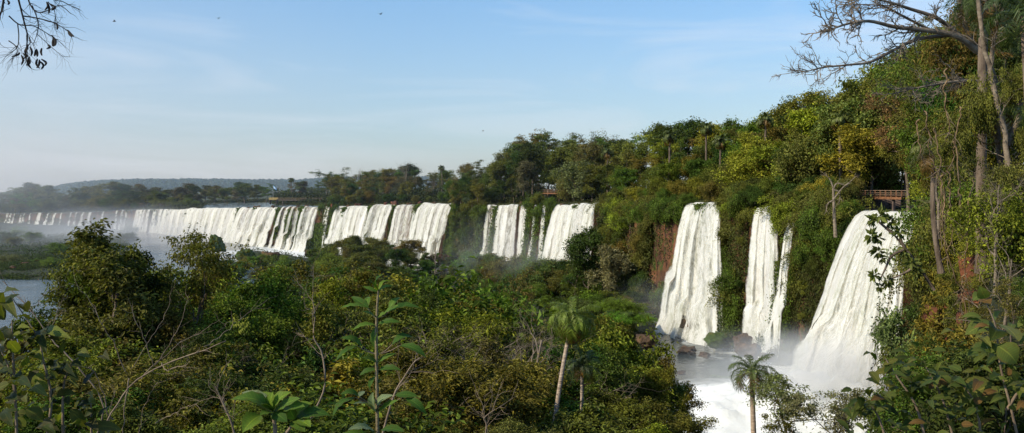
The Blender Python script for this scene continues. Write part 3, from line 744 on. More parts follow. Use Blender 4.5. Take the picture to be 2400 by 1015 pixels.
for p, D, y, k, t in [(1080, 392, 425, 'mid', 'mid green'), (1105, 378, 420, 'umb', 'olive'), (1122, 372, 440, 'mid', 'olive'), (1095, 372, 462, 'shrub', 'grey-green'), (1062, 404, 440, 'mid', 'deep green')]:
    plant(k, p, D, (HZ - y) / F * D, tint=t, zone='atop the wooded headland', rng=rng, z0=ground(p, float(lipD(p)) + 3), wide=1.2)
plant('umb', 1255, 415, P(1255, 316, 415)[2], label='tallest layered umbrella-crowned tree on the skyline above the twin falls', tint='olive', wide=1.15)
plant('open', 1340, 400, P(1340, 312, 400)[2], label='thin tall tree with sparse crown against the sky, right of the tallest umbrella tree', tint='grey-green', wide=1.2)
plant('open', 1400, 392, P(1400, 306, 392)[2], label='thin sparse-crowned tree against the sky, where the right-hand forest begins', tint='grey-green', wide=1.2)

# 4. tall forest on the right-hand rim
prof4 = lambda p: np.interp(p, [1430, 1470, 1510, 1560, 1610, 1650, 1690, 1740, 1790, 1840, 1870, 1905, 1950, 1990, 2020, 2060, 2120, 2200, 2300], [345, 330, 322, 290, 282, 280, 296, 284, 272, 235, 262, 216, 218, 228, 205, 170, 120, 60, 0])
for row, (dd, dy, n) in enumerate([(62, 0, 19), (36, 40, 19), (16, 88, 17), (5, 128, 15)]):
    for i in range(n):
        p = 1430 + 590 * (i + rng.random() * .8) / n
        wat = 1582 < p < 1706 or 1764 < p < 1864
        D = float(lipD(p)) + dd * (1 if not wat else 1.15) + (6 if wat else 0) + rng.uniform(-3, 3)
        y = prof4(p) + dy + rng.normal(0, 9)
        k = pick(rng, {'mid': 5, 'umb': 3, 'open': 1}) if row < 2 else pick(rng, {'mid': 4, 'shrub': 2})
        if row == 3: k = 'shrub'; y = max(y, 415)
        plant(k, p, D, (HZ - y) / F * D, tint=pick(rng, {'deep green': 1, 'mid green': 3, 'olive': 4, 'yellow-green': 2.5, 'rusty brown': .7, 'brownish olive': 2}), zone=['on the high right-hand skyline', 'in the tall right-hand forest', 'in the lower right-hand forest', 'along the right rim edge'][row], wide=rng.uniform(.75, 1.05) if row < 2 else rng.uniform(.9, 1.3), rng=rng)
plant('open', 1845, 250, P(1845, 226, 250)[2], label='tall dark green tree poking above the skyline over the slender fall', tint='deep green', wide=1.0)
plant('open', 1930, 235, P(1930, 205, 235)[2], label='forked olive tree poking above the skyline beside the leafless limbs', tint='olive', wide=1.0)

# 5. right bank: vine-hung trees rising toward the viewer
for p, D, y, k, t, w in [(2060, 190, 150, 'mid', 'olive', .8), (2120, 188, 110, 'mid', 'brownish olive', .8), (2165, 128, 130, 'sparse', 'rusty brown', .9), (2090, 195, 200, 'umb', 'rusty brown', .8), (2030, 200, 190, 'mid', 'olive', .8), (2190, 96, 150, 'near', 'brownish olive', .9), (2000, 186, 235, 'mid', 'brownish olive', 1.0), (2040, 182, 250, 'mid', 'rusty brown', 1.0),
                         (2110, 188, 345, 'mid', 'olive', 1.0), (2200, 150, 300, 'mid', 'yellow-green', .8), (2215, 116, 260, 'sparse', 'brownish olive', 1.0), (2230, 104, 240, 'near', 'mid green', 1.1), (2080, 190, 385, 'mid', 'bright green', 1.0),
                         (2250, 88, 150, 'near', 'olive', .9), (2310, 76, 110, 'near', 'mid green', .9), (2370, 66, 60, 'near', 'deep green', .9), (2430, 60, 20, 'near', 'deep green', .9), (2340, 68, 300, 'sparse', 'rusty brown', 1.1), (2290, 62, 420, 'sparse', 'rusty brown', 1.0), (2230, 70, 470, 'sparse', 'brownish olive', 1.0), (2360, 52, 520, 'sparse', 'rusty brown', 1.0), (2300, 50, 600, 'bare', 'olive', 1.0), (2210, 60, 560, 'bare', 'olive', .9),
                         (2280, 84, 330, 'near', 'olive', 1.0), (2410, 58, 330, 'near', 'mid green', 1.0), (2200, 132, 400, 'shrub', 'yellow-green', 1.2), (2260, 100, 430, 'shrub', 'brownish olive', 1.2), (2330, 76, 440, 'shrub', 'olive', 1.3), (2390, 64, 430, 'shrub', 'mid green', 1.3)]:
    D = max(D, float(lipD(p)) + 1.5)
    plant(k, p, D, (HZ - y) / F * D, tint=t, zone='under the great leafless limbs', wide=w, rng=rng)

for i in range(34):
    p = rng.uniform(2010, 2440); D = max(rng.uniform(56, 125), float(lipD(p)) + 2); f = (p - 2010) / 430
    y = np.interp(f, [0, .3, .6, 1], [185, 140, 70, -20]) + rng.uniform(0, 330)
    if p < 2150: D = max(D, 186)
    plant(pick(rng, {'near': 3, 'sparse': 3, 'open': 1} if p >= 2150 else {'mid': 3, 'umb': 3, 'open': 1.5, 'bare': 1}), p, D, (HZ - y) / F * D, tint=pick(rng, {'olive': 4, 'brownish olive': 3, 'yellow-green': 2, 'rusty brown': 1.5, 'mid green': 2}), zone='in the tall right-end thicket', var=None, wide=rng.uniform(.8, 1.1), rng=rng)
for p, D, y, k, t in [(2210, 72, 150, 'near', 'olive'), (2262, 66, 90, 'near', 'brownish olive'), (2330, 62, 30, 'near', 'mid green'), (2380, 60, -40, 'near', 'olive'), (2440, 58, -60, 'near', 'brownish olive'), (2345, 64, 110, 'near', 'yellow-green'), (2280, 70, 190, 'near', 'olive'), (2410, 60, 170, 'near', 'olive'), (2240, 84, 55, 'near', 'brownish olive'), (2292, 78, -10, 'near', 'olive'), (2350, 74, -60, 'near', 'deep green'), (2412, 70, -80, 'near', 'olive'), (2262, 76, 160, 'near', 'mid green'), (2315, 66, 60, 'near', 'brownish olive'), (2390, 62, 60, 'near', 'deep green'), (2170, 90, 130, 'sparse', 'olive'), (2130, 110, 150, 'sparse', 'brownish olive')]:
    D = max(D, float(lipD(p)) + .5)
    plant(k, p, D, (HZ - y) / F * D, tint=t, zone='among the tallest right-end crowns', wide=.68, rng=rng, var=[0, 3, 1][int(p) % 3] if k == 'near' else None)
for i in range(5):
    p = [2310, 2385, 2412, 2250, 2345][i] + rng.uniform(-12, 12); y = [250, 200, 330, 330, 420][i]; D = rng.uniform(37.6, 39.5); T = TREE[('hang', i % 3)]; sz = rng.uniform(.2, .3); q = P(p, y, D)
    o = empty('hanging_shrub', q, rng.normal(0, .5), (sz, sz, sz * 1.6)); link('stem', T['trunk'], o); tt_ = pick(rng, {'olive': 4, 'yellow-green': 2, 'brownish olive': 3})
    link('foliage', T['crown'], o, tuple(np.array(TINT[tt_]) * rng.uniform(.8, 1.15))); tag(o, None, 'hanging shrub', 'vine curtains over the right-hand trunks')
    PENDING.append((o, p, D, q[2], tt_, 'trailing', 'vine curtain', 'draped over the right-hand trunks', sz, ''))
for i in range(16):
    p = rng.uniform(2185, 2440); y = rng.uniform(380, 720); D = rng.uniform(26, 58)
    plant(pick(rng, {'sparse': 3, 'shrub': 1, 'bare': 1}), p, D, h=rng.uniform(2.5, 5.5), tint=pick(rng, {'olive': 4, 'brownish olive': 4, 'yellow-green': 1.5, 'mid green': 2}), zone='on the steep right-hand bank', wide=rng.uniform(.8, 1.1), rng=rng)
# 6. foliage hanging down the cliff between the falls
def on_cliff(p, t, out=0.8):
    D = float(lipD(p)); xy = lipXY(p); n = lipN(p); lz = float(lipZ(p)); bz = float(gz(p, D - 3))
    z = lz + (bz - lz) * t
    return np.array([xy[0] + n[0] * (out + 2.2 * t), xy[1] + n[1] * (out + 2.2 * t), z]), n
def hang(p, t, size, tint, zone, kind='hang', out=0.8):
    q, n = on_cliff(p, t, out)
    T = TREE[(kind, int(rng.integers(0, len([k for k in TREE if k[0] == kind]))))]
    nm, noun, adj = LOOK[kind]
    o = empty(nm, q, math.atan2(n[1], n[0]) + math.pi / 2 + rng.normal(0, .3), (size, size, size * rng.uniform(.9, 1.3)))
    if kind == 'shrub': o.scale = (size * .6, size * .6, size * .6)
    link('trunk', T['trunk'], o).name = 'stem'
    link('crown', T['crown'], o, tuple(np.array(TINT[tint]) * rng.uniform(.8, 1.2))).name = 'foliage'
    tag(o, None, noun, f"{noun}s {zone}")
    PENDING.append((o, pix(q[0], q[1]), q[1], q[2], tint, adj, noun, zone, size, ''))
CLM = {'olive': 3, 'mid green': 3, 'brownish olive': 3, 'yellow-green': 1, 'deep green': 1.5}
for a, b, n, zone in [(1066, 1134, 15, 'on the cliff left of twin falls'), (1412, 1582, 34, 'on the red cliff'), (1706, 1764, 20, 'between the wide and slender falls'),
                      (1836, 1841, 2, 'between slender fall and side stream'), (1882, 1992, 28, 'on the cliff beside the great fall'), (2186, 2330, 26, 'on the bank past the great fall')]:
    for i in range(n):
        t = rng.random() ** 1.2 * .92
        p = rng.uniform(a, b)
        D = float(lipD(p))
        if (1533 < p < 1596 and .08 < t < .62) or (1478 < p < 1512 and .12 < t < .5): continue
        kind = 'hang' if rng.random() < .72 else 'shrub'
        hang(p, t, rng.uniform(.8, 1.35) * (1.0 if kind == 'hang' else .55), pick(rng, CLM), zone, kind, out=rng.uniform(.3, 1.3))

for a, b, n, zone in [(1068, 1140, 9, 'at the rim of the wooded headland'), (1240, 1308, 6, 'at the rim between the twin falls'), (1410, 1612, 26, 'at the rim over the red cliff'), (1704, 1776, 11, 'at the rim before the slender fall'), (1830, 1842, 3, 'at the rim beside the side stream'), (1882, 2016, 18, 'at the rim near the great fall'), (755, 795, 4, 'at the rim over the rock buttress')]:
    for i in range(n):
        hang(a + (b - a) * (i + rng.random()) / n, rng.uniform(-.06, .07), rng.uniform(.8, 1.3), pick(rng, CLM), zone, 'hang' if rng.random() < .6 else 'shrub', out=rng.uniform(-.6, .8))
def cliff_tree(p, t, h, k, tint, zone, wide=1.0):
    q, n = on_cliff(p, t, .6)
    T = plant(k, pix(q[0], q[1]), q[1], h=h, z0=q[2], tint=tint, zone=zone, wide=wide, rng=rng)
for p, t, h, k, tn in [(1068, .05, 12, 'mid', 'mid green'), (1082, .12, 13, 'mid', 'olive'), (1097, .1, 14, 'umb', 'olive'), (1112, .1, 12, 'mid', 'deep green'), (1126, .12, 12, 'mid', 'olive'), (1074, .45, 10, 'mid', 'olive'), (1090, .5, 11, 'mid', 'mid green'), (1106, .42, 10, 'mid', 'deep green'), (1122, .48, 9, 'mid', 'brownish olive'), (1132, .3, 9, 'shrub', 'mid green'), (1080, .85, 8, 'shrub', 'bright green'), (1100, .85, 8, 'mid', 'mid green'), (1120, .82, 8, 'shrub', 'grey-green')]:
    cliff_tree(p, t, h, k, tn, 'bulging from the wooded headland', 1.1)
for i in range(16):
    p = rng.uniform(1416, 1530); cliff_tree(p, rng.uniform(.05, .95), rng.uniform(5, 9), pick(rng, {'mid': 3, 'shrub': 2}), pick(rng, CLM), 'growing from the red cliff', rng.uniform(.9, 1.2))
for i in range(10):
    p = rng.uniform(1880, 1985); cliff_tree(p, rng.uniform(.05, .6), rng.uniform(3.5, 6), pick(rng, {'mid': 2, 'shrub': 2}), pick(rng, CLM), 'growing left of the great fall', rng.uniform(.8, 1.1))
# 7. bushes and trees on the island and far bank under the falls
prof5 = lambda p: np.interp(p, [480, 560, 640, 700, 760, 800, 830, 880, 950, 1000, 1060, 1120, 1200, 1280, 1330, 1400, 1480, 1530], [640, 640, 640, 622, 620, 612, 570, 600, 600, 626, 640, 632, 630, 640, 610, 650, 700, 760])
for row, (D0, dy, n) in enumerate([(392, -36, 44), (345, -16, 38), (290, 24, 30), (238, 60, 24), (205, 105, 18)]):
    for i in range(n):
        p = 500 + (1010 - row * 20) * (i + rng.random() * .9) / n
        D = min(D0 + rng.uniform(-14, 14), float(lipD(p)) - 30 - row * 6)
        if D < 190: continue
        y = prof5(p) + dy + rng.normal(0, 6)
        if p > 1300 and row < 2: y += 25
        g = ground(p, D)
        h = (HZ - y) / F * D - g
        h = float(np.clip(h, 4.2, 13))
        if 640 < p < 725 and row == 0: h = min(h, 4.0)
        k = pick(rng, {'shrub': 3, 'mid': 5, 'umb': 1}) if row < 3 else pick(rng, {'tuft': 3, 'shrub': 3, 'mid': 3})
        plant(k, p, D, h=h, tint=pick(rng, {'deep green': 2, 'mid green': 4, 'olive': 3, 'bright green': 2, 'brownish olive': 1.5}), zone=['on the island below the broad falls', 'across the upper island', 'across the middle of the island', 'on the lower island slope', 'along the near island shore'][row], wide=rng.uniform(1.0, 1.5) * (1 if k != 'mid' else 1.1), rng=rng)
for p, D, y, k, t, l in [(825, 372, 552, 'mid', 'brownish olive', 'bushy tree on the island standing before the broad falls beside the square rock'), (1020, 372, 540, 'bare', 'olive', 'thin dark leafless tree before the last curtain of the broad falls'),
                         (1385, 262, 536, 'mid', 'deep green', 'dark tree standing before the foot of the right twin fall'), (1345, 270, 548, 'open', 'deep green', 'slender open tree before the foot of the right twin fall'),
                         (1430, 255, 575, 'mid', 'grey-green', 'grey-green tree against the red cliff foot beside the dark tree')]:
    plant(k, p, D, (HZ - y) / F * D, tint=t, label=l, rng=rng, wide=.9, group='trees standing before the falls')
for p, D, y, l in [(1420, 208, 706, 'soft drooping bush on the huge moss-capped rock, toward the palms'), (1450, 208, 700, 'soft drooping bush crowning the huge moss-capped rock'), (1482, 208, 712, 'soft drooping bush on the pool end of the huge moss-capped rock'), (1440, 202, 735, 'low drooping bush on the front of the moss-capped rock'), (1500, 205, 735, 'low drooping bush at the tip of the moss-capped rock')]:
    plant('tuft', p, D, h=2.6, z0=P(p, y + 20, D)[2], tint='bright green', label=l, rng=rng, wide=1.5, group='bushes on the moss-capped rock')
for i in range(22):     # left-hand talus
    p = rng.uniform(-40, 330); D = rng.uniform(380, 700)
    plant(pick(rng, {'shrub': 3, 'tuft': 2}), p, D, h=rng.uniform(2.5, 8), tint=pick(rng, {'deep green': 2, 'mid green': 4, 'bright green': 2, 'grey-green': 2}), zone='on the misty bank below thin falls', wide=1.6, rng=rng)

# 8. near bank: the canopy that fills the lower half
profN = lambda p: np.interp(p, [-100, 100, 150, 200, 300, 340, 560, 640, 800, 1000, 1130, 1250, 1330, 1420, 1500, 1550, 1600, 1660], [860, 850, 720, 680, 680, 670, 664, 660, 655, 665, 690, 730, 770, 775, 770, 830, 900, 1010])
NB = {'deep green': 1.5, 'mid green': 2.2, 'olive': 5, 'yellow-green': 1.4, 'brownish olive': 2.4}
for row, (D0, dy, n) in enumerate([(84, 0, 17), (66, 14, 20), (52, 62, 19), (41, 130, 17), (31, 205, 15), (23, 290, 13)]):
    for i in range(n):
        p = -80 + 1650 * (i + rng.random() * .9) / n
        D = D0 * rng.uniform(.94, 1.06)
        y = profN(p) + dy + rng.normal(0, 20)
        if p > 1560: y = max(y, 910)
        if p > 1470: y += 28
        if y > 1080: continue
        g = ground(p, D); h = (HZ - y) / F * D - g
        if h < 1.5: continue
        k = pick(rng, {'near': 5, 'tall': 3, 'sparse': 1.5, 'shrub': 0.4})
        plant(k, p, D, h=h, tint=pick(rng, NB), zone=['at the back of the near canopy', 'high in the near canopy', 'in the middle of the near canopy', 'low in the near canopy', 'in front rows of the near canopy', 'along the bottom of the near canopy'][row], wide=rng.uniform(.8, 1.1) * (1.25 if h < 8 else 1), rng=rng)
plant('tall', 250, 46, P(250, 540, 46)[2], tint='olive', label='big dark olive tree standing tallest over the near canopy before the misty river', wide=1.0, var=1)
plant('near', 255, 50, P(255, 590, 50)[2], tint='olive', label='dense dark crown filling in behind the tallest olive tree', wide=.62, var=1)
plant('tall', 190, 48, P(190, 590, 48)[2], tint='mid green', label='green tree pressed against the flank of the tallest dark olive tree', wide=.7, var=0)
plant('tall', 320, 50, P(320, 575, 50)[2], tint='deep green', label='deep green tree between the tallest olive tree and the feathery tree', wide=.8, var=0)
plant('sparse', 470, 52, P(470, 548, 52)[2], tint='brownish olive', label='feathery tree with twisting branches before the bright broad falls', wide=.75, var=0)
plant('sparse', 400, 54, P(400, 560, 54)[2], tint='olive', label='feathery smaller tree between the tallest olive tree and the twisting one', wide=.65, var=1)
plant('near', 620, 60, P(620, 645, 60)[2], tint='mid green', label='bright-lit green tree with dense crown beside the drooping bamboo-like growth', wide=.8, var=0)
plant('near', 1480, 62, P(1480, 765, 62)[2], tint='yellow-green', label='yellow-green tree beside the two palms, reaching toward the pool', wide=.75, var=2)
plant('near', 1545, 55, P(1545, 862, 55)[2], tint='olive', label='olive tree leaning over the pool edge right of the twin palms', wide=.6, var=1)
for p, D, y, l in [(1185, 78, 655, 'slim pale two-stemmed tree with thin rusty crown amid the canopy'), (1225, 80, 660, 'slim pale forked tree with thin rusty crown, right of its twin')]:
    plant('open', p, D, P(p, y, D)[2], tint='rusty brown', label=l, wide=.5, group='slim pale trees')
for p, D, y, i in [(740, 48, 770, 0), (1120, 50, 770, 1), (1180, 46, 790, 2), (1060, 40, 840, 0), (560, 40, 800, 1), (900, 55, 720, 2)]:
    plant('bare', p, D, P(p, y, D)[2], tint='olive', zone='tangled in the near canopy', wide=.9, rng=rng, var=i)
for i in range(13):
    p = 985 + i * 22 + rng.uniform(-8, 8); D = rng.uniform(40, 58)
    plant('bare', p, D, P(p, rng.uniform(735, 800), D)[2], tint='olive', zone='in the twiggy thicket of the near canopy', wide=1.2, rng=rng)
# right foreground bank
for p, D, y, k, t, w in [(2165, 62, 700, 'near', 'grey-green', .55), (2235, 56, 640, 'near', 'olive', .7), (2170, 44, 790, 'near', 'mid green', .55), (2130, 50, 810, 'near', 'olive', .5), (2260, 50, 700, 'near', 'brownish olive', .8), (2300, 46, 780, 'near', 'mid green', .8),
                         (1900, 34, 880, 'sparse', 'grey-green', 1.0), (1960, 32, 900, 'sparse', 'grey-green', .9), (1850, 33, 930, 'sparse', 'olive', .9), (2090, 24, 920, 'near', 'mid green', .6), (2190, 22, 850, 'near', 'olive', .7),
                         (2250, 20, 830, 'near', 'mid green', 1.0), (2360, 18, 800, 'near', 'deep green', 1.0), (2420, 30, 640, 'near', 'mid green', .9), (2235, 74, 560, 'near', 'olive', .6), (2390, 44, 500, 'near', 'olive', .8)]:
    plant(k, p, D, (HZ - y) / F * D, tint=t, zone='on the near right-hand slope', wide=w, rng=rng)

# 9. palms
palm(P(1286, 1130, 33), P(1342, 742, 33), 0.58, 34, 'tall leaning palm with shaggy drooping crown and bare pale trunk in the near canopy', 'palms', (0.10, 0.135, 0.02), r=.088, dead=.18, seed=1, hangk=.95)
palm(P(1360, 1130, 33.5), P(1364, 860, 33.5), 0.42, 20, 'shorter palm with an orange fruit cluster, beside the tall leaning palm', 'palms', (0.04, 0.06, 0.018), r=.07, dead=.1, fruit=True, seed=2, hangk=.25)
palm(P(1772, 1160, 56), P(1762, 872, 56), 0.86, 19, 'palm standing alone before the churning white water of the pool', 'palms', (0.06, 0.085, 0.025), r=.175, dead=.3, seed=3, hangk=.45)
palm(P(1974, 440, 182), P(1971, 282, 182), 1.25, 20, 'tall slender palm with bare pale trunk above the cliff left of the great fall', 'rim palms', (0.075, 0.09, 0.02), r=.36, dead=.2, seed=4, hangk=.2)
for i, (p, y0, y1, dd, l) in enumerate([(1570, 430, 322, 22, 'palm with pale trunk rising over the red cliff'), (1655, 430, 302, 40, 'palm rising above the wide near fall'), (1795, 400, 284, 40, 'palm on the skyline above the slender fall'), (1360, 440, 365, 40, 'palm in the woods above the twin falls'),
                                    (1320, 440, 400, 25, 'small palm low in the woods above the twin falls'), (1690, 430, 332, 30, 'palm in the forest between wide and slender near falls'), (1035, 460, 394, 110, 'lone palm on the skyline behind the broad falls'), (683, 470, 422, 110, 'small distant palm beside the flagpole deck'), (1425, 445, 360, 25, 'palm at the edge of the forest beside the twin falls')]):
    D = float(lipD(p)) + dd
    palm([P(p, y0, D)[0], D, ground(p, D)], P(p, y1, D), 1.3 if D < 400 else 1.15, 18, l, 'rim palms', (0.06, 0.075, 0.02), r=.3, dead=.15, seed=20 + i, hangk=.2)
palm(P(2362, 640, 40), P(2330, 262, 40), .92, 18, 'large palm on the near right bank with one yellowing frond', 'near bank palms', (0.085, 0.11, 0.025), r=.17, dead=.12, seed=41, hangk=.35)
palm(P(2206, 640, 44), P(2190, 365, 44), .72, 15, 'drooping palm beside the lianas above the great fall', 'near bank palms', (0.07, 0.08, 0.02), r=.13, dead=.2, seed=42, hangk=.35)
palm(P(2300, 640, 43), P(2306, 0, 43), .95, 16, 'tall palm whose fronds hang from the top corner of the forest', 'near bank palms', (0.04, 0.06, 0.018), r=.24, dead=.1, seed=43, hangk=.5)
palm(P(2420, 640, 38), P(2400, 40, 38), 1.1, 16, 'palm with dark hanging fronds at the forest edge beside the pale trunk', 'near bank palms', (0.035, 0.055, 0.015), r=.2, dead=.1, seed=44, hangk=.5)


# ------------------------------------------------------------------ limbs drawn one by one
def spline(pts, n=24):
    pts = np.asarray(pts, float); k = np.arange(len(pts)); q = np.linspace(0, len(pts) - 1, n)
    i = np.clip(q.astype(int), 0, len(pts) - 2); f = (q - i)[:, None]
    p0 = pts[np.maximum(i - 1, 0)]; p1 = pts[i]; p2 = pts[i + 1]; p3 = pts[np.minimum(i + 2, len(pts) - 1)]
    return 0.5 * (2 * p1 + (p2 - p0) * f + (2 * p0 - 5 * p1 + 4 * p2 - p3) * f ** 2 + (3 * p1 - p0 - 3 * p2 + p3) * f ** 3)

def twiggy(b, rng, pts, r, L, n, depth=2, up=0.02, wob=.2):
    tips = []
    for i in range(n):
        k = rng.integers(len(pts) // 4, len(pts)); d = unit(pts[k] - pts[k - 1])
        d = rot_about(d, unit(rng.normal(size=3)), rng.uniform(.35, 1.0)); l = L * rng.uniform(.5, 1.2)
        w, _ = walk(rng, pts[k], d, l, 6, wob, up)
        b.tube(w, r * np.linspace(1, .35, 7), 4); tips.append(w[-1])
        if depth > 1: tips += twiggy(b, rng, w, r * .6, L * .5, 5, depth - 1, up, wob)
    return tips

rng = np.random.default_rng(77)
root = empty('bare_tree', P(2400, 520, 58)); tag(root, 'large nearly leafless tree stretching pale twiggy limbs across the sky', 'leafless tree')
o0 = P(2400, 520, 58)
b = MB()
tr = spline([P(2400, 520, 58), P(2385, 380, 58), P(2350, 260, 57), P(2320, 160, 56), P(2280, 105, 55)], 24)
b.tube(tr - o0, np.linspace(.19, .2, 24), 10); b.build('trunk', M['pale_bark'], root)
for path, r0, L in [([(2290, 120), (2240, 84), (2160, 70), (2100, 64), (2040, 50), (1990, 55), (1945, 70)], .2, 1.6), ([(2265, 96), (2200, 45), (2130, 20), (2080, 4), (2010, -8)], .16, 1.5),
                    ([(2230, 82), (2150, 92), (2090, 120), (2040, 145), (1990, 152), (1930, 158), (1890, 168)], .13, 1.5), ([(2285, 110), (2262, 60), (2268, 10), (2255, -40)], .17, 1.4),
                    ([(2180, 70), (2120, 40), (2070, 15), (2000, 10)], .1, 1.3), ([(2330, 190), (2250, 190), (2180, 200), (2110, 215)], .12, 1.6), ([(2320, 170), (2330, 90), (2345, 20), (2340, -40)], .16, 1.3)]:
    b = MB(); pts = spline([P(x, y, 55 - i * .8) for i, (x, y) in enumerate(path)], 26)
    b.tube(pts - o0, r0 * np.linspace(1, .22, 26), 7)
    tips = twiggy(b, rng, pts - o0, r0 * .28, L, 20, 3, .0, .22)
    b.build('limb', M['pale_bark'], root)
tp = np.array(tips); 

# pale trunks at the right edge
for k, (path, r0, l) in enumerate([([(2366, 640), (2362, 480), (2364, 400), (2360, 330), (2345, 270), (2322, 170), (2305, 80), (2290, -20)], .165, 'thick pale trunk rising straight beside the drooping palm'), ([(2361, 345), (2385, 280), (2398, 200), (2420, 120), (2440, 0)], .16, 'pale limb forking out of frame behind the yellow palm frond'),
                                ([(2200, 560), (2196, 480), (2192, 420), (2180, 330)], .12, 'short pale trunk above the great fall')]):
    D = [38.5, 38.8, 60, 40][k]; r0 *= .84
    pts = spline([P(x, y, D) for x, y in path], 40); pts = pts + np.stack([fbm(np.arange(40) * .22, k * 5.5, 61, 4), fbm(np.arange(40) * .22, k * 9.5, 62, 4), np.zeros(40)], 1) * .14
    if k != 1: root = empty('bare_tree', pts[0]); o0 = pts[0]; tag(root, l, 'leafless tree', 'bare trunks on the near right bank')
    b = MB(); b.tube(pts - o0, r0 * np.linspace(1.1, .6, 40) * (1 + .22 * fbm(np.arange(40) * .5, k * 3.1, 63, 3)), 10); twiggy(b, rng, pts - o0, r0 * .16, 1.6, 9, 2); b.build('trunk' if k != 1 else 'limb', M['pale_bark'], root)

# dead white tree on the cliff left of the great fall
o0 = P(1958, 556, 160); root = empty('bare_tree', o0); tag(root, 'dead white tree with crooked limbs on the cliff left of the great fall', 'leafless tree')
b = MB(); tr = spline([P(1958, 556, 160), P(1955, 500, 160), P(1953, 440, 160)], 12); b.tube(tr - o0, np.linspace(.34, .2, 12), 7); b.build('trunk', M['pale_bark'], root)
for path in [[(1953, 470), (1940, 478), (1936, 498)], [(1953, 468), (1975, 440), (1990, 428), (2001, 418)], [(1953, 440), (1945, 420), (1935, 410)], [(1953, 445), (1968, 452), (1966, 480)], [(1954, 442), (1962, 430), (1985, 436)]]:
    b = MB(); pts = spline([P(x, y, 159) for x, y in path], 12); b.tube(pts - o0, .16 * np.linspace(1, .35, 12), 5); twiggy(b, rng, pts - o0, .05, 1.4, 5, 1); b.build('limb', M['pale_bark'], root)

# lianas on the right bank
for k, path in enumerate([[(2215, 440), (2208, 520), (2214, 590), (2240, 660), (2258, 700), (2256, 800)], [(2226, 400), (2222, 480), (2228, 560), (2224, 610)], [(2262, 640), (2250, 690), (2254, 760), (2248, 840)], [(2205, 400), (2210, 470), (2216, 540)],
                          [(2238, 330), (2246, 420), (2250, 480), (2258, 560)], [(2190, 300), (2204, 380), (2206, 480), (2202, 560)], [(2170, 260), (2180, 340), (2196, 420)], [(2280, 420), (2268, 500), (2262, 600), (2264, 700)], [(2300, 480), (2290, 560), (2296, 660)], [(2216, 160), (2214, 240), (2222, 330)], [(2150, 280), (2160, 360), (2200, 400)], [(2250, 250), (2240, 340), (2228, 420)]]):
    D = 35 + (k % 3) * 1.5
    pts = spline([P(x + rng.normal(0, 1.5), y, D + i * .3) for i, (x, y) in enumerate(path)], 36)
    pts = pts + np.stack([fbm(np.arange(36) * .35, k * 7.1, 5, 3), fbm(np.arange(36) * .35, k * 3.3, 8, 3), np.zeros(36)], 1) * .18
    b = MB(); b.tube(pts - pts[0], np.linspace(.032, .02, 36), 6)
    o = empty('liana', pts[0]); b.build('stem', M['liana'], o)
    b = MB(); tw = np.array(twiggy(b, rng, pts - pts[0], .012, .7, 12, 1, -.1)); b.build('side_shoot', M['twig'], o)
    tag(o, ['long looping tan liana ending in a bent elbow beside the rock', 'straight twin liana strand close to the long looping one', 'thick bright liana lying against the lit rock', 'short tan liana starting at the palm foot', 'liana hanging in front of the brown vine thicket', 'liana trailing beside the brink of the great fall',
            'thin liana slanting down from the leafless crowns', 'dark-sided liana before the lit rock face', 'liana beside the thick pale trunk foot', 'liana high under the leafless limbs', 'slanting liana running toward the walkway palms', 'liana crossing behind the palm fronds'][k], 'liana', 'lianas on the near right bank')

# ------------------------------------------------------------------ ground cover nobody could count
def scatter_leaves(name, C, nr, L, W, color, kind='stuff', hangdown=.3):
    n = len(C); b = MB()
    ax = unit(np.cross(nr, RNG.normal(size=(n, 3)))); ax[:, 2] -= hangdown
    b.leaves(C, ax, nr, L, W)
    return tag(b.build(name, M['leaf'], color=color, smooth=False), kind=kind)

r = RNG
n = 130000
px_ = r.uniform(-300, 2600, n); D_ = 6 + 104 * r.random(n) ** 1.3
ok = D_ < lipD(px_) - 2; px_, D_ = px_[ok], D_[ok]; n = len(px_)
x_ = (px_ - 1200) / F * D_
hh = (0.3 + 1.6 * np.clip(fbm(x_ * .35, D_ * .35, 91, 3) + .35, 0, 1)) * np.clip(D_ / 20, .25, 1)
C = np.stack([x_, D_, gz(px_, D_) + r.random(n) * hh], 1)
scatter_leaves('undergrowth', C, unit(r.normal(0, .7, (n, 3)) + UP), np.clip(.10 + D_ * .002, 0, .3) * r.uniform(.7, 1.4, n), np.clip(.05 + D_ * .001, 0, .15), (0.032, 0.034, 0.011))
n = 90000
px_ = r.uniform(-80, 1600, n); D_ = r.uniform(170, 720, n) ** 1.0
ok = (D_ < lipD(px_) - 3) & (gz(px_, D_) > WATER + .2); px_, D_ = px_[ok], D_[ok]; n = len(px_); x_ = (px_ - 1200) / F * D_
hh = 3.4 * np.clip(fbm(x_ * .08, D_ * .08, 92, 4) + .25, 0.05, 1)
C = np.stack([x_, D_, gz(px_, D_) + r.random(n) * hh], 1)
scatter_leaves('island_undergrowth', C, unit(r.normal(0, .6, (n, 3)) + UP), np.clip(D_ * .0022, .4, 1.4) * r.uniform(.7, 1.3, n), np.clip(D_ * .0011, .2, .7), (0.045, 0.07, 0.015))
n = 26000
px_ = r.uniform(-60, 170, n); D_ = r.uniform(335, 440, n); x_ = (px_ - 1200) / F * D_
ok = fbm(x_ * .06, D_ * .06, 95, 3) > -.15; px_, D_, x_ = px_[ok], D_[ok], x_[ok]; n = len(px_)
C = np.stack([x_, D_, gz(px_, D_) + r.random(n) * .9], 1)
scatter_leaves('bank_grass', C, unit(r.normal(0, .5, (n, 3)) + UP), .9, .35, (0.055, 0.075, 0.018))
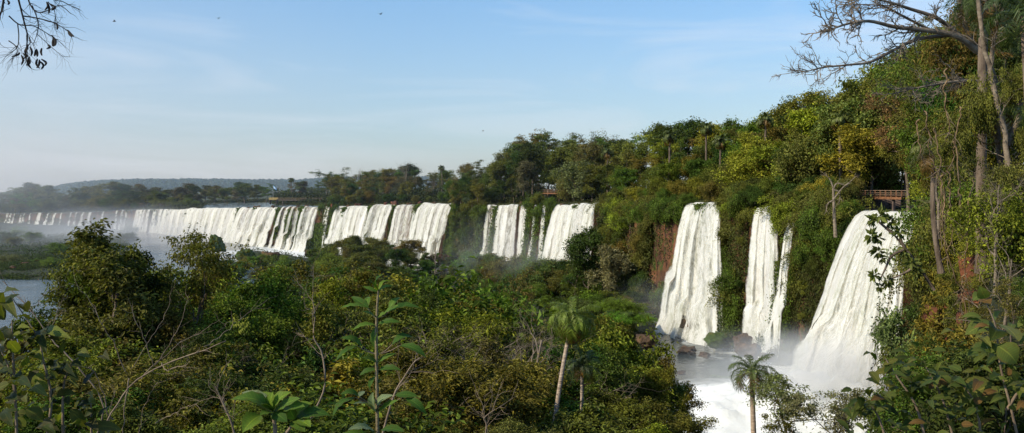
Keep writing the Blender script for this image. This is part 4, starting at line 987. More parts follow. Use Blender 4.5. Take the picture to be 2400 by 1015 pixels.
# brush on the plateau
n = 70000
px_ = r.uniform(-60, 2300, n); D_ = lipD(px_) + np.maximum(landd(px_), 0) + 2 + 160 * r.random(n) ** 2; x_ = (px_ - 1200) / F * D_
hh = 2.2 * np.clip(fbm(x_ * .12, D_ * .12, 93, 4) + .35, 0.1, 1)
C = np.stack([x_, D_, pz(px_, D_) + r.random(n) * hh], 1)
scatter_leaves('plateau_brush', C, unit(r.normal(0, .6, (n, 3)) + UP), np.clip(D_ * .0018, .3, 1.5) * r.uniform(.7, 1.3, n), np.clip(D_ * .0009, .15, .75), (0.055, 0.06, 0.018))
n = 95000
px_ = r.uniform(-60, 2160, n); d_ = 14 + 120 * r.random(n) ** 1.5; D_ = lipD(px_) + np.maximum(landd(px_), 0) + d_ * np.where(px_ < 650, 2.0, 1.0); x_ = (px_ - 1200) / F * D_
ok = ~((px_ > 465) & (px_ < 640)) & ~((px_ > 1985) & (px_ < 2165) & (d_ < 26)); px_, D_, x_, d_ = px_[ok], D_[ok], x_[ok], d_[ok]; n = len(px_)
hh = (2 + 9 * np.clip(fbm(x_ * .05, D_ * .05, 94, 4) + .3, 0.1, 1)) * np.clip(d_ / 40, .3, 1)
C = np.stack([x_, D_, pz(px_, D_) + r.random(n) * hh], 1)
scatter_leaves('forest_understory', C, unit(r.normal(0, .6, (n, 3)) + UP), np.clip(D_ * .003, .5, 2.6) * r.uniform(.7, 1.3, n), np.clip(D_ * .0016, .25, 1.3), (0.035, 0.045, 0.014))
# creepers matting the dry parts of the cliff
segs = [(1066, 1134, 9000, .95), (1128, 1145, 1500, .9), (1412, 1584, 17000, .8), (1704, 1766, 9000, .9), (1832, 1846, 1600, .8), (1878, 1994, 15000, .9), (2180, 2420, 26000, .85), (758, 796, 2500, 1.0), (-60, 460, 5000, .5)]
Cs = []; Ns = []; Ls = []
for a, b_, m, dens in segs:
    p = r.uniform(a, b_, m); t = r.random(m) ** .9
    keepm = fbm(p * .05, t * 4, 97, 4) > -.28 + (1 - dens) * .5
    keepm &= (r.random(m) < .25) | ~(((p > 1536) & (p < 1596) & (t > .10) & (t < .60)) | ((p > 1480) & (p < 1510) & (t > .14) & (t < .5)))
    p, t = p[keepm], t[keepm]; m = len(p)
    D = lipD(p); xy = lipXY(p); nn = lipN(p); lz = lipZ(p); bz = gz(p, D - 3)
    o = .4 + 2.4 * t + r.random(m) * 1.2
    Cs.append(np.stack([xy[:, 0] + nn[:, 0] * o, xy[:, 1] + nn[:, 1] * o, lz + (bz - lz) * t + .3], 1)); Ns.append(unit(np.stack([nn[:, 0], nn[:, 1], np.full(m, .8)], 1) + r.normal(0, .5, (m, 3)))); Ls.append(np.clip(D * .0026, .18, 1.6) * r.uniform(.7, 1.3, m))
C = np.concatenate(Cs); Nn = np.concatenate(Ns); L = np.concatenate(Ls)
scatter_leaves('creeper', C, Nn, L, L * .5, (0.06, 0.07, 0.018), hangdown=.7)
# bright moss in streaks beside and inside the falls
segs = [(560, 568, 400, 0, .7), (600, 606, 900, 0, .8), (628, 634, 900, .1, .9), (655, 664, 1600, .0, .8), (680, 692, 2000, .05, 1), (705, 718, 2200, .0, 1), (728, 734, 1200, .2, 1), (742, 770, 3000, .35, 1), (782, 796, 900, 0, .8), (810, 818, 900, .0, .6), (868, 876, 1800, 0, .75), (922, 932, 900, .0, .7), (975, 992, 2600, .0, .8),
        (1060, 1074, 1800, .0, .8), (1130, 1142, 1600, 0, 1), (1160, 1172, 1200, 0, .8), (1242, 1254, 2200, .0, 1), (1262, 1272, 1500, 0, 1), (1284, 1304, 2600, 0, .9), (1350, 1362, 1200, 0, .5), (1640, 1668, 1200, 0, .16), (1706, 1722, 1500, .3, 1), (1730, 1766, 5200, .62, 1.02), (1836, 1850, 2500, .35, 1), (1880, 1890, 1500, .3, 1), (1975, 2000, 2000, .15, .7)]
Cs = []; Ns = []; Ls = []
for a, b_, m, t0, t1 in segs:
    c = (a + b_) / 2; p = c + r.normal(0, (b_ - a) * .3, m); t = t0 + (t1 - t0) * r.random(m)
    D = lipD(p); xy = lipXY(p); nn = lipN(p); lz = lipZ(p); bz = np.maximum(gz(p, D - 3), WATER)
    o = .6 + 4.0 * t + r.random(m) * 1.2 + 1.2 * np.clip(fbm(p * .1, t * 3, 98, 3), 0, 1)
    Cs.append(np.stack([xy[:, 0] + nn[:, 0] * o, xy[:, 1] + nn[:, 1] * o, lz + (bz - lz) * t + .2], 1)); Ns.append(unit(np.stack([nn[:, 0], nn[:, 1], np.full(m, 1.0)], 1) + r.normal(0, .35, (m, 3)))); Ls.append(np.clip(D * .0022, .15, 1.3) * r.uniform(.7, 1.3, m))
C = np.concatenate(Cs); Nn = np.concatenate(Ns); L = np.concatenate(Ls)
scatter_leaves('moss', C, Nn, L, L * .55, (0.075, 0.115, 0.014), hangdown=.8)

# ------------------------------------------------------------------ waterfalls
FACE = [None]
def curtain(px0, px1, out, dens, seed, spread=0.0, top=0.0, amp=1.0, zb=WATER - .3, edge=.12, back=1.5, tbot=1.0, step=.4, fan=0.0, rough=1.0, lin=.25, ledge=0.0, asym=0.0, shift=0.0):
    """a sheet of water leaving the rim between two bearings and falling outward"""
    wid = float(np.linalg.norm(lipXY(px1) - lipXY(px0))); m = int(np.clip(wid / step, 10, 420)); R = 44
    s = np.linspace(0, 1, m); p = px0 + (px1 - px0) * s
    xy = lipXY(p); nn = lipN(p); nm = unit(nn.mean(0)); nn = unit(nn * .4 + nm * .6)
    tan = unit(lipXY(px1) - lipXY(px0))
    lz = lipZ(p) + .15 - top
    t = np.concatenate([np.linspace(-.09, 0, 6)[:-1], np.linspace(0, tbot, R)])[:, None]
    tt = np.maximum(t, 0); H = lz - zb
    u = s[None, :] * wid
    fall = tt ** 1.0
    o = np.where(t < 0, t / .09 * back, .25 + out * (1 + fan * s[None, :]) * (np.sqrt(tt) * (1 - lin) + lin * tt) + .12 * out * sst(.86, 1, tt))
    ridge = fbm(u * .35 / rough, tt * 1.6 + seed, seed, 4) * (0.2 + .65 * tt) * amp + fbm(u * .75 + .8 * np.sin(tt * 5 + u * .3), tt * H[None, :] * .20, seed + 3, 5) * (.15 + .75 * tt) * amp
    t0 = .60 + .35 * fbm(u * .16, seed * 2.1, seed + 21, 3); o = o + np.where(t < 0, 0, ledge * np.clip(fbm(u * .12, seed * 3.3, seed + 22, 3) + .35, 0, 1) * sst(0, .07, tt - t0))
    o = o + np.where(t < 0, 0, ridge * np.minimum(tt * 8, 1))
    z = lz[None, :] - H[None, :] * fall * np.where(t < 0, 0, 1) + np.where(t < 0, .12, 0)
    sp = (s[None, :] - .5 * (1 - asym)) * spread * tt ** .8 + shift * tt ** .8
    X = xy[None, :, 0] + nn[None, :, 0] * o + tan[0] * sp; Y = xy[None, :, 1] + nn[None, :, 1] * o + tan[1] * sp
    G = np.stack([X, Y, z + 0 * X], -1)
    ed = np.minimum(sst(0, edge, s), sst(0, edge, 1 - s))[None, :]
    dd = dens * (0.35 + .65 * ed) - .3 * (1 - ed) + .22 * sst(.5, 1, tt) * np.minimum(1, ed + .2) + .08 * sst(.12, 0, np.abs(tt)) * 0
    dd = np.where(t < 0, np.minimum(dd, .5) - .05, dd)
    dd = dd + .16 * fbm(u * .22, seed * 1.3, seed + 9, 3) + .22 * (1 - ed) * fbm(u * .6, tt * 4, seed + 10, 3)
    flow = np.stack(np.broadcast_arrays(u + seed * 13.7, tt * H[None, :], 0 * u), -1)
    fc = unit(np.array([nm[0], nm[1], .35])); FACE[0] = fc
    return G, flow.reshape(-1, 3), (dd + 0 * X).ravel(), wid

def waterfall(px0, px1, out, dens, label, group, strands=0, seed=0, spread=0.0, amp=1.0, zb=WATER - .3, fan=0.0, veil=True, edge=.12, sd=.16, top=0.0, lin=.25, ledge=1.2, asym=0.0, fringe=0.0):
    D = float(lipD((px0 + px1) / 2)); xy = lipXY((px0 + px1) / 2)
    root = empty('waterfall', (xy[0], xy[1], zb)); tag(root, label, 'waterfall', group); o0 = np.array([xy[0], xy[1], zb])
    G, fl, dn, wid = curtain(px0, px1, out, dens, 300 + seed, spread, amp=amp, zb=zb, fan=fan, edge=edge, step=max(.3, D / F * 2.2), top=top, lin=lin, ledge=ledge, asym=asym)
    b = MB(); b.grid(G - o0, flow=fl, dens=dn, facing=np.tile(FACE[0], (len(fl), 1))); b.build('water_curtain', M['falls' if not veil else 'veil'], root)
    g = np.random.default_rng(500 + seed)
    for k in range(strands):
        w = (px1 - px0) / max(strands, 1)
        a = px0 + w * (k + g.uniform(-.2, .15)); c = a + w * g.uniform(.8, 1.25)
        a = max(a, px0); c = min(c, px1)
        if c - a < .3 * w: continue
        mid = ((a + c) / 2 - px0) / (px1 - px0)
        G, fl, dn, wid = curtain(a, c, out * g.uniform(1.02, 1.12) * (1 + fan * mid) + g.uniform(.1, .45), dens + sd + g.uniform(-.07, .07), 300 + seed * 7 + k, spread * w / (px1 - px0) * (1 - asym) + wid / max(strands, 1) * .25, top=g.uniform(0, .3) + top, amp=amp * .8, zb=zb, edge=.45, step=max(.3, D / F * 2.2), lin=lin, ledge=ledge, shift=asym * spread * mid)
        b = MB(); b.grid(G - o0, flow=fl, dens=dn, facing=np.tile(FACE[0], (len(fl), 1))); b.build('water_strand', M['falls'], root)
    if fringe:
        w = (px1 - px0) * .05
        G, fl, dn, wid = curtain(px0 - w * .6, px1 + w, out * 1.06 + .6, fringe, 900 + seed, spread, amp=amp * 1.3, zb=zb, fan=fan, edge=.3, step=max(.3, D / F * 2.2), top=top + .2, lin=lin, ledge=ledge, asym=asym)
        b = MB(); b.grid(G - o0, flow=fl * np.array([2.2, 1.6, 1]), dens=dn, facing=np.tile(FACE[0], (len(fl), 1))); b.build('spray_veil', M['veil'], root)
    return root

WF = [  # px0, px1, outward reach, density, strands, label
    (14, 40, 2.0, .46, 3, 'thin white falls dropping in three threads beside the mist, outermost on the left'), (45, 64, 2.0, .42, 2, 'short faint double thread of water left of the red rock'), (68, 78, 1.6, .40, 1, 'faint single thread falling against red rock'),
    (88, 105, 3.0, .56, 1, 'slender bright fall spilling lower than its neighbours, right of the red rock'), (110, 137, 3.0, .52, 2, 'bright fall tapering like a wedge beside the slender bright one'), (141, 148, 1.6, .44, 1, 'hair-thin thread of water right of the wedge-shaped fall'),
    (163, 186, 2.4, .44, 2, 'pair of thin white threads on dark rock'), (190, 222, 3.0, .47, 2, 'leaning white fall fed by a long ledge of foam'), (237, 249, 2.2, .50, 1, 'straight narrow white fall standing alone on dark rock'),
    (271, 280, 1.6, .42, 1, 'faint thread half lost in mist'), (283, 305, 2.2, .45, 2, 'thin misty fall with two threads, left of the first wide one'), (316, 357, 3.0, .54, 3, 'wide misty fall at the end of the unbroken curtain'), (358, 386, 3.0, .53, 2, 'pale greenish fall joining the unbroken curtain'),
]
for i, (a, b_, o, d, s, l) in enumerate(WF):
    waterfall(a, b_, o, d - (.04 if i < 11 else -.06), l, 'thin far falls', s, seed=i, amp=.6, veil=True, edge=.3)
WB = [(386, 452, 5, .60, 4, 'yellowish-white start of the broad curtain, thickest and brightest water'), (446, 563, 6, .62, 6, 'longest unbroken white stretch of the broad curtain'), (567, 659, 7, .56, 5, 'white stretch of the broad falls just right of the first mossy streak'),
      (660, 712, 7, .48, 4, 'green-streaked stretch of the broad falls before the mossy rocks'), (714, 757, 6, .50, 3, 'white chute beside the mossy rock buttress'), (763, 777, 4, .60, 2, 'thin white trickle on the mossy rock buttress'),
      (789, 872, 7, .57, 5, 'white stretch right of the rock buttress, above the bushy island tree'), (874, 928, 7, .52, 4, 'stretch of the broad falls directly above the square red rock'), (930, 984, 7, .50, 4, 'stretch streaked with dark green moss, right of the square rock'), (988, 1070, 8, .58, 5, 'slanting last curtain of the broad falls beside the wooded headland')]
for i, (a, b_, o, d, s, l) in enumerate(WB):
    waterfall(a - (3 if i not in (5, 6) else 0), b_ + (3 if i not in (4, 5, 9) else 0), o * (.8 + .5 * ((i * 7) % 5) / 5), d + (.03 if i not in (2, 3, 4, 8) else -.03), l, 'broad falls', s, seed=20 + i, ledge=[1, 1.5, 3, 4, 5, 2, 2, 4, 3, 2][i], amp=1.0, veil=d < .5, edge=.07 if b_ - a > 60 else .2)
waterfall(1143, 1168, 3, .58, 'narrow mossy fall at the edge of the wooded headland', 'twin falls', 2, seed=40, edge=.2)
waterfall(1166, 1220, 4, .62, 'left twin fall, veil-like white water on mossy rock', 'twin falls', 3, seed=41, edge=.15)
waterfall(1217, 1243, 3, .60, 'thin double thread of water between the twin falls', 'twin falls', 2, seed=42, edge=.25)
waterfall(1253, 1264, 2.4, .62, 'single thread of water on the dark wet cliff between the twin falls', 'twin falls', 1, seed=43, edge=.3)
waterfall(1270, 1286, 2.6, .66, 'straight narrow thread of water just left of the big twin fall', 'twin falls', 1, seed=44, edge=.3)
waterfall(1302, 1412, 8, .62, 'right twin fall, wide solid white and slanting', 'twin falls', 5, seed=45, veil=False, spread=8, asym=1, fringe=.50, edge=.16)
waterfall(1609, 1706, 8, .60, 'wide near fall with bulging white columns dropping into the pool', 'near falls', 5, seed=46, veil=False, spread=14, asym=1, edge=.14, lin=.1, ledge=2.2, fringe=.50)
waterfall(1773, 1834, 4.0, .60, 'slender near fall dropping straight between green buttresses', 'near falls', 3, seed=47, veil=False, spread=5, asym=1, edge=.16, lin=.1, ledge=1.5, fringe=.50)
waterfall(1852, 1875, 5.0, .74, 'narrow side stream falling right of the slender near fall', 'near falls', 2, seed=48, edge=.2, top=1.5, veil=False, spread=2, asym=1)
waterfall(2020, 2168, 12.5, .68, 'great fall, the largest and nearest, flaring into spray', 'near falls', 7, seed=49, veil=False, fan=-.45, spread=4, asym=1, amp=1.0, edge=.10, lin=.45, ledge=3, fringe=.54)

# ------------------------------------------------------------------ rocks
def rock(c, size, mt, label, group=None, seed=0, name='boulder', cat='rock', rot=0.0, sub=4, cubic=.5):
    bm = bmesh.new(); bmesh.ops.create_icosphere(bm, subdivisions=sub, radius=1)
    V = np.array([v.co[:] for v in bm.verts]); Fc = np.array([[v.index for v in f.verts] for f in bm.faces]); bm.free()
    cube = V / np.max(np.abs(V), axis=1, keepdims=True)
    W = V * (1 - cubic) + cube * cubic * .85
    q = W * 1.4 + seed * 7.7
    nz = fbm(q[:, 0] + q[:, 2] * .7, q[:, 1] - q[:, 2] * .6, seed, 5); rid = 1 - np.abs(fbm(q[:, 0] * 1.7 - q[:, 2], q[:, 1] * 1.7 + q[:, 2], seed + 5, 4))
    W = W * (1 + .62 * nz - .34 * rid)[:, None]
    W = W * np.asarray(size) / 2
    b = MB(); b.add(W, Fc)
    o = b.build(name, M[mt], smooth=sub > 2); o.location = tuple(float(k) for k in c); o.rotation_euler = (0, 0, rot)
    return tag(o, label, cat, group)

R_ = [(632, 602, 405, (12, 7, 7), 'rock', 'dark jagged rock against the white foot of the broad falls', .45), (575, 600, 440, (11, 8, 8), 'mossrock', 'mossy rock left of the dark jagged rock', .4), (508, 572, 470, (12, 9, 12), 'mossrock', 'tall mossy rock knob rising in front of the longest curtain', .45),
      (947, 594, 378, (12, 9, 7), 'rock', 'square red rock block below the broad falls', .55), (750, 598, 410, (9, 7, 8), 'rock', 'dark wet rock at the foot of the mossy buttress', .3), (722, 592, 415, (4, 3, 4), 'rock', 'small dark wet rock in the foam of the broad falls', .3),
      (690, 622, 395, (14, 8, 3), 'rock', 'low flat rock ledge with white water pouring round it', .5), (1604, 757, 214, (3.4, 3, 3.6), 'rock', 'dark rounded rock at the foot of the wide near fall', .2), (1632, 764, 210, (4.5, 3, 2.2), 'rock', 'low dark rock beside the rounded one under the wide fall', .2),
      (1690, 796, 196, (8.5, 6, 5), 'mossrock', 'large dark rock with mossy top between the two near falls', .3), (1745, 800, 190, (6, 5, 4), 'rock', 'brown wet rock in the cascade left of the slender fall', .3), (1612, 822, 192, (7, 5, 2.2), 'rock', 'flat dark rock lying in the pool before the wide fall', .2), (1650, 832, 184, (4, 3, 1.5), 'rock', 'low wet stone in mid pool', .2),
      (1756, 824, 181, (6.5, 5, 4.2), 'rock', 'smooth grey boulder below the slender fall', .1), (1800, 838, 180, (4, 4, 2.6), 'rock', 'half-drowned rock below the narrow side stream', .2), (1452, 752, 212, (22, 12, 9), 'mossrock', 'huge moss-capped rock at the island tip by the pool', .3), (1515, 800, 190, (6, 5, 4), 'rock', 'brown rock showing through the branches at the island tip', .3),
      (1590, 880, 172, (5, 4, 2.2), 'rock', 'dark rock half hidden behind foliage at the pool edge', .2), (1690, 890, 168, (7, 5, 2), 'mossrock', 'greenish low rock under thin water in the lower pool', .2), (1840, 812, 181, (3.5, 3, 4.5), 'mossrock', 'mossy outcrop beside the spray of the great fall', .3)]
for i, (x, y, D, sz, mt, l, cu) in enumerate(R_):
    c = P(x, y, D); rock(c, sz, mt, l, 'rocks below the falls', 40 + i, rot=i * .7, cubic=cu)
RL = [(765, 476, 'red rock on the rim above the mossy buttress'), (782, 473, 'red rock on the rim right of the buttress top'), (752, 479, 'small red rock on the rim left of the buttress'), (840, 474, 'low red rock on the brink above the white stretch'), (905, 468, 'reddish ledge rock on the brink above the square rock'), (925, 466, 'larger reddish rock on the brink under bright bushes'),
      (960, 474, 'small dark rock on the brink above the mossy streaks'), (985, 472, 'red rock at the brink in a notch of the last falls'), (1020, 474, 'flat rock at the brink of the slanting curtain'), (700, 482, 'low dark rock on the brink above the green streaks'), (640, 484, 'low dark rock on the brink near the deck'), (606, 486, 'dark rock at the brink where open river begins'), (1225, 478, 'brown rock at the brink between the twin falls'), (1248, 476, 'brown rock at the brink beside the wet cliff')]
for i, (x, y, l) in enumerate(RL):
    D = float(lipD(x)) + 3; c = [P(x, y, D)[0], D, float(lipZ(x)) + .5]
    s = [5, 6, 3.5, 5, 6, 7, 3.5, 5, 4, 4, 4, 4, 5, 4][i]
    rock(c, (s, 3, s * .55), 'redrock' if 'red' in l else 'rock', l, 'rocks along the brink', 80 + i, rot=i * 1.1, sub=3)
for i in range(16):
    x = RNG.uniform(0, 150); D = RNG.uniform(345, 400); s = RNG.uniform(1.2, 3.2)
    z = float(gz(x, D)) + s * .15
    rock(P(x, 600, D) * [1, 1, 0] + [0, 0, z], (s * 1.3, s, s * .8), 'redrock' if i % 2 else 'rock', 'brown boulder strewn over the grassy left bank among others alike', 'boulders on the grassy left bank', 110 + i, rot=i, sub=2)
for i in range(26):
    x = RNG.choice([RNG.uniform(560, 750), RNG.uniform(795, 1068), RNG.uniform(1150, 1235), RNG.uniform(1310, 1400), RNG.uniform(1620, 1695)], p=[.32, .36, .1, .12, .1]); D = float(lipD(x)) + RNG.uniform(.2, 2.5); s_ = RNG.uniform(1.0, 2.6) * (D / 420) ** .6
    rock([(x - 1200) / F * D, D, float(lipZ(x)) + .1], (s_ * 1.5, s_, s_ * .8), 'rock' if i % 3 else 'mossrock', 'small dark stone breaking the water along the brink of the falls', 'small stones along the brink', 170 + i, rot=i * .9, sub=3)
rock(P(2350, 700, 47), (5.0, 4, 6.5), 'redrock', 'sunlit pale reddish rock face behind the lianas at the right', None, 140, cubic=.6, rot=.4)
rock(P(2230, 770, 56), (3.0, 3, 4), 'redrock', 'dark red rock showing between bushes beside the great fall', None, 141, cubic=.6)

# ------------------------------------------------------------------ walkways, flag, people, birds
def walkway(px0, px1, D0, D1, z0, label, posts, railh=1.15, deckw=1.6, mt='wood', rails=(1.0, .66, .33), beam=.35, rail_mt=None):
    a = np.array([(px0 - 1200) / F * D0, D0, z0]); c = np.array([(px1 - 1200) / F * D1, D1, z0]); d = c - a; L = np.linalg.norm(d); ang = math.atan2(d[1], d[0])
    root = empty('walkway', a, ang); tag(root, label, 'walkway')
    b = MB(); b.box((L / 2, 0, -.06), L, deckw, .12); b.box((L / 2, -deckw / 2 + .05, -.12 - beam / 2), L, .12, beam); b.box((L / 2, deckw / 2 - .05, -.12 - beam / 2), L, .12, beam); b.build('deck', M[mt], root, smooth=False)
    for side in (-1, 1):
        y = side * (deckw / 2 - .06)
        for k in range(posts):
            b = MB(); b.box((L * k / (posts - 1), y, railh / 2), .09, .09, railh); b.build('post', M[mt], root, smooth=False)
        for j, f in enumerate(rails):
            b = MB(); b.box((L / 2, y, railh * f + (.05 if j == 0 else -.02)), L + .1, .12 if j == 0 else .05, .07 if j == 0 else .06); b.build('handrail' if j == 0 else 'rail', M[rail_mt or 'metal'], root, smooth=False)
    for k in range(max(2, posts // 4)):
        b = MB(); b.box((L * (k + .5) / max(2, posts // 4), 0, -2.2), .35, .5, 3.9); b.build('support', M['concrete'], root, smooth=False)
    return root
zf = (HZ - 461) / F * 172
walkway(2022, 2120, 176, 166, zf, 'reddish railed footbridge over the river just above the great fall', 9)
b = MB(); q = P(2066, 473, 172.5); b.box((q[0], q[1] + 1.9, q[2] - .2), 8.6, .6, 1.9, -.6); tag(b.build('retaining_wall', M['concrete'], smooth=False), 'dark stained low wall under the footbridge above the great fall', 'wall')
zf = (HZ - 452) / F * 345
walkway(1262, 1398, 352, 332, zf, 'brown wooden walkway half hidden by trees above the twin falls', 16)
zf = (HZ - 468) / F * 600
walkway(648, 770, 600, 585, zf, 'long low walkway with rails leading from the flagpole deck toward the woods', 18, deckw=2, rails=(1.0, .5), mt='concrete')
wd = empty('viewing_deck', P(641, 467, 600)); tag(wd, 'small yellowish viewing deck out over the river beside the flagpole', 'viewing deck')
b = MB(); b.box((0, 0, -.2), 5.2, 4, .4); b.build('deck', M['yellow'], wd, smooth=False)
for sx in (-1, 1):
    b = MB(); b.box((sx * 2.2, 0, -1.9), .4, 3.4, 3.0); b.build('support', M['concrete'], wd, smooth=False)
    for k in range(4):
        b = MB(); b.box((-2.5 + k * 1.66, sx * 1.9, .55), .1, .1, 1.1); b.build('post', M['yellow'], wd, smooth=False)
    b = MB(); b.box((0, sx * 1.9, 1.14), 5.2, .12, .1); b.build('handrail', M['yellow'], wd, smooth=False)
    b = MB(); b.box((0, sx * 1.9, .6), 5.2, .05, .6); b.build('rail_panel', M['yellow'], wd, smooth=False)

fp = empty('flagpole', P(640, 470, 604)); tag(fp, 'thin pole flying a blue and white striped flag beside the viewing deck', 'flagpole')
b = MB(); b.tube([(0, 0, 0), (0, 0, 10.4)], [.11, .07], 8); b.build('pole', flat('pole_grey', (.5, .5, .5)), fp)
def flag_mat():
    m, nd, lk = mat('flag_cloth'); out = N(nd, 'ShaderNodeOutputMaterial'); at = N(nd, 'ShaderNodeAttribute', attribute_name='leafuv'); sp = N(nd, 'ShaderNodeSeparateXYZ'); lk.new(at.outputs['Vector'], sp.inputs[0])
    c = ramp(nd, lk, sp.outputs[1], [(0, (.16, .42, .72)), (.34, (.8, .8, .8)), (.66, (.16, .42, .72))]); nd[-1].color_ramp.interpolation = 'CONSTANT'
    b = N(nd, 'ShaderNodeBsdfPrincipled', i_Roughness=.8); lk.new(c, b.inputs['Base Color']); lk.new(b.outputs[0], out.inputs[0]); return m
U, V_ = np.meshgrid(np.linspace(0, 1, 20), np.linspace(0, 1, 10))
G = np.stack([.1 + U * 2.3, .25 * np.sin(U * 8) * U, 10.2 - U * 1.7 - V_ * 1.7 + .1 * np.sin(U * 6 + V_)], -1)
b = MB(); b.grid(G, leafuv=np.stack([U, V_, 0 * U], -1).reshape(-1, 3)); b.build('flag', flag_mat(), fp)

def person(loc, rz, label, shirt, trousers, hair=(.03, .02, .015)):
    """standing figure about 1.7 m leaning its forearms on a rail"""
    root = empty('person', loc, rz); tag(root, label, 'person')
    J = {'pel': (0, 0, .92, .13), 'wai': (0, 0, 1.05, .115), 'che': (0, -.03, 1.28, .14), 'nec': (0, -.03, 1.46, .055), 'hd': (0, -.05, 1.56, .085), 'top': (0, -.05, 1.66, .075)}
    E = [('pel', 'wai'), ('wai', 'che'), ('che', 'nec'), ('nec', 'hd'), ('hd', 'top')]
    for s, k in ((-1, 'l'), (1, 'r')):
        J.update({k + 'hip': (s * .09, 0, .86, .085), k + 'kn': (s * .10, -.01, .48, .058), k + 'an': (s * .10, .02, .07, .04), k + 'to': (s * .11, -.13, .03, .035), k + 'sh': (s * .19, -.03, 1.38, .06), k + 'el': (s * .24, -.08, 1.12, .043), k + 'wr': (s * .17, -.30, 1.08, .030), k + 'pa': (s * .16, -.38, 1.08, .032)})
        E += [('pel', k + 'hip'), (k + 'hip', k + 'kn'), (k + 'kn', k + 'an'), (k + 'an', k + 'to'), ('che', k + 'sh'), (k + 'sh', k + 'el'), (k + 'el', k + 'wr'), (k + 'wr', k + 'pa')]
        for f in range(5):
            a = (f - 1.5) * .018 if f < 4 else -s * .035
            J[k + 'f%d' % f] = (s * .16 + a, -.45 - (.012 if f in (1, 2) else 0) if f < 4 else -.40, 1.07, .009); E.append((k + 'pa', k + 'f%d' % f))
    def skin(names, edges, nm, mt, grow=1.0):
        ix = {n: i for i, n in enumerate(names)}
        me = bpy.data.meshes.new(nm); me.from_pydata([J[n][:3] for n in names], [(ix[a], ix[c]) for a, c in edges], [])
        o = link(nm, me, root); me.materials.append(mt)
        md = o.modifiers.new('skin', 'SKIN'); o.modifiers.new('sub', 'SUBSURF').levels = 1; o.modifiers['sub'].render_levels = 1
        if not me.skin_vertices: me.attributes.update() if hasattr(me.attributes, 'update') else None
        for i, n in enumerate(names):
            r_ = J[n][3] * grow; me.skin_vertices[0].data[i].radius = (r_, r_)
        me.skin_vertices[0].data[0].use_root = True
        return o
    bpy.context.view_layer.update()
    names = list(J)
    try:
        skin(names, E, 'body', flat('skin_tone', (.45, .27, .19)))
        sh = ['pel', 'wai', 'che', 'lsh', 'rsh', 'lel', 'rel']; skin(sh, [e for e in E if e[0] in sh and e[1] in sh], 'shirt', shirt, 1.16)
        tr_ = ['pel', 'lhip', 'rhip', 'lkn', 'rkn', 'lan', 'ran']; skin(tr_, [e for e in E if e[0] in tr_ and e[1] in tr_], 'trousers', trousers, 1.2)
    except Exception as ex:
        print('person', ex)
    b = MB(); th = np.linspace(0, 1.7, 9)[:, None]; ph = np.linspace(0, 2 * math.pi, 17)[None, :]
    b.grid(np.stack([.098 * np.sin(th) * np.cos(ph), -.04 + .108 * np.sin(th) * np.sin(ph), 1.61 + .11 * np.cos(th) + 0 * ph], -1)); b.build('hair', flat('dark_hair', hair), root)
    return root
ang = math.atan2(332 - 352, (1398 - 1200) / F * 332 - (1262 - 1200) / F * 352)
zf = (HZ - 452) / F * 345; k = .27
px_p = 1299; f_ = (px_p - 1262) / 136; Dp = 352 - 20 * f_
person((P(px_p, 440, Dp)[0], Dp - .35, zf), .1, 'person in a pale blue top standing at the walkway rail above the twin falls', flat('pale_blue_cloth', (.55, .68, .85)), flat('dark_cloth', (.05, .06, .09)))

for i, (x, y, D, s, rz, l) in enumerate([(268, 50, 120, .8, .3, 'small dark bird gliding in the pale sky near the hanging twigs'), (512, 43, 125, .7, 1.4, 'small dark bird high between the hanging twigs and mid sky'), (892, 33, 130, .9, 1.0, 'small dark bird highest over the broad falls'), (1132, 307, 180, .7, .5, 'tiny dark bird low in the sky above the wooded headland')]):
    bd = empty('bird', P(x, y, D), rz, (s, s, s)); tag(bd, l, 'bird', 'birds in the sky')
    b = MB(); t = np.linspace(-.5, .5, 12); b.tube(np.stack([t * .55, 0 * t, .03 * np.sin(t * 4)], 1), .075 * np.cos(t * 2.9) ** .6 + .004, 8); b.build('body', M['dark_twig'], bd)
    for sd_ in (-1, 1):
        u = np.linspace(0, 1, 9)[:, None]; w = np.linspace(0, 1, 4)[None, :]
        G = np.stack([.10 - w * .20 * (1 - .75 * u) - .12 * u ** 2, sd_ * (u * .62) + 0 * w, .16 * np.sin(u * 2.6) + .06 * u + 0 * w], -1)
        b = MB(); b.grid(G); b.build('wing', M['dark_twig'], bd)

# ------------------------------------------------------------------ plants close to the viewpoint
VIEW = np.array([0, -1.0, .0])
def hero_leaf(root, o0, base, tip, D, dz, width, col, nrm=None, bend=.12, shape=.9, rngh=RNG):
    col = tuple(q * k for q, k in zip(col, (1.1, 1.08, 1.0)))
    a = P(*base, D); c = P(*tip, D - dz)
    n = unit(np.array([rngh.normal(-.25, .25), -.55, .8])) if nrm is None else np.asarray(nrm, float)
    b = MB(); b.bigleaf(a - o0, c - o0, n, width, bend * rngh.uniform(.4, 2.2), fold=rngh.uniform(.08, .5), shape=shape); b.build('leaf', M['broad_leaf'], root, col)

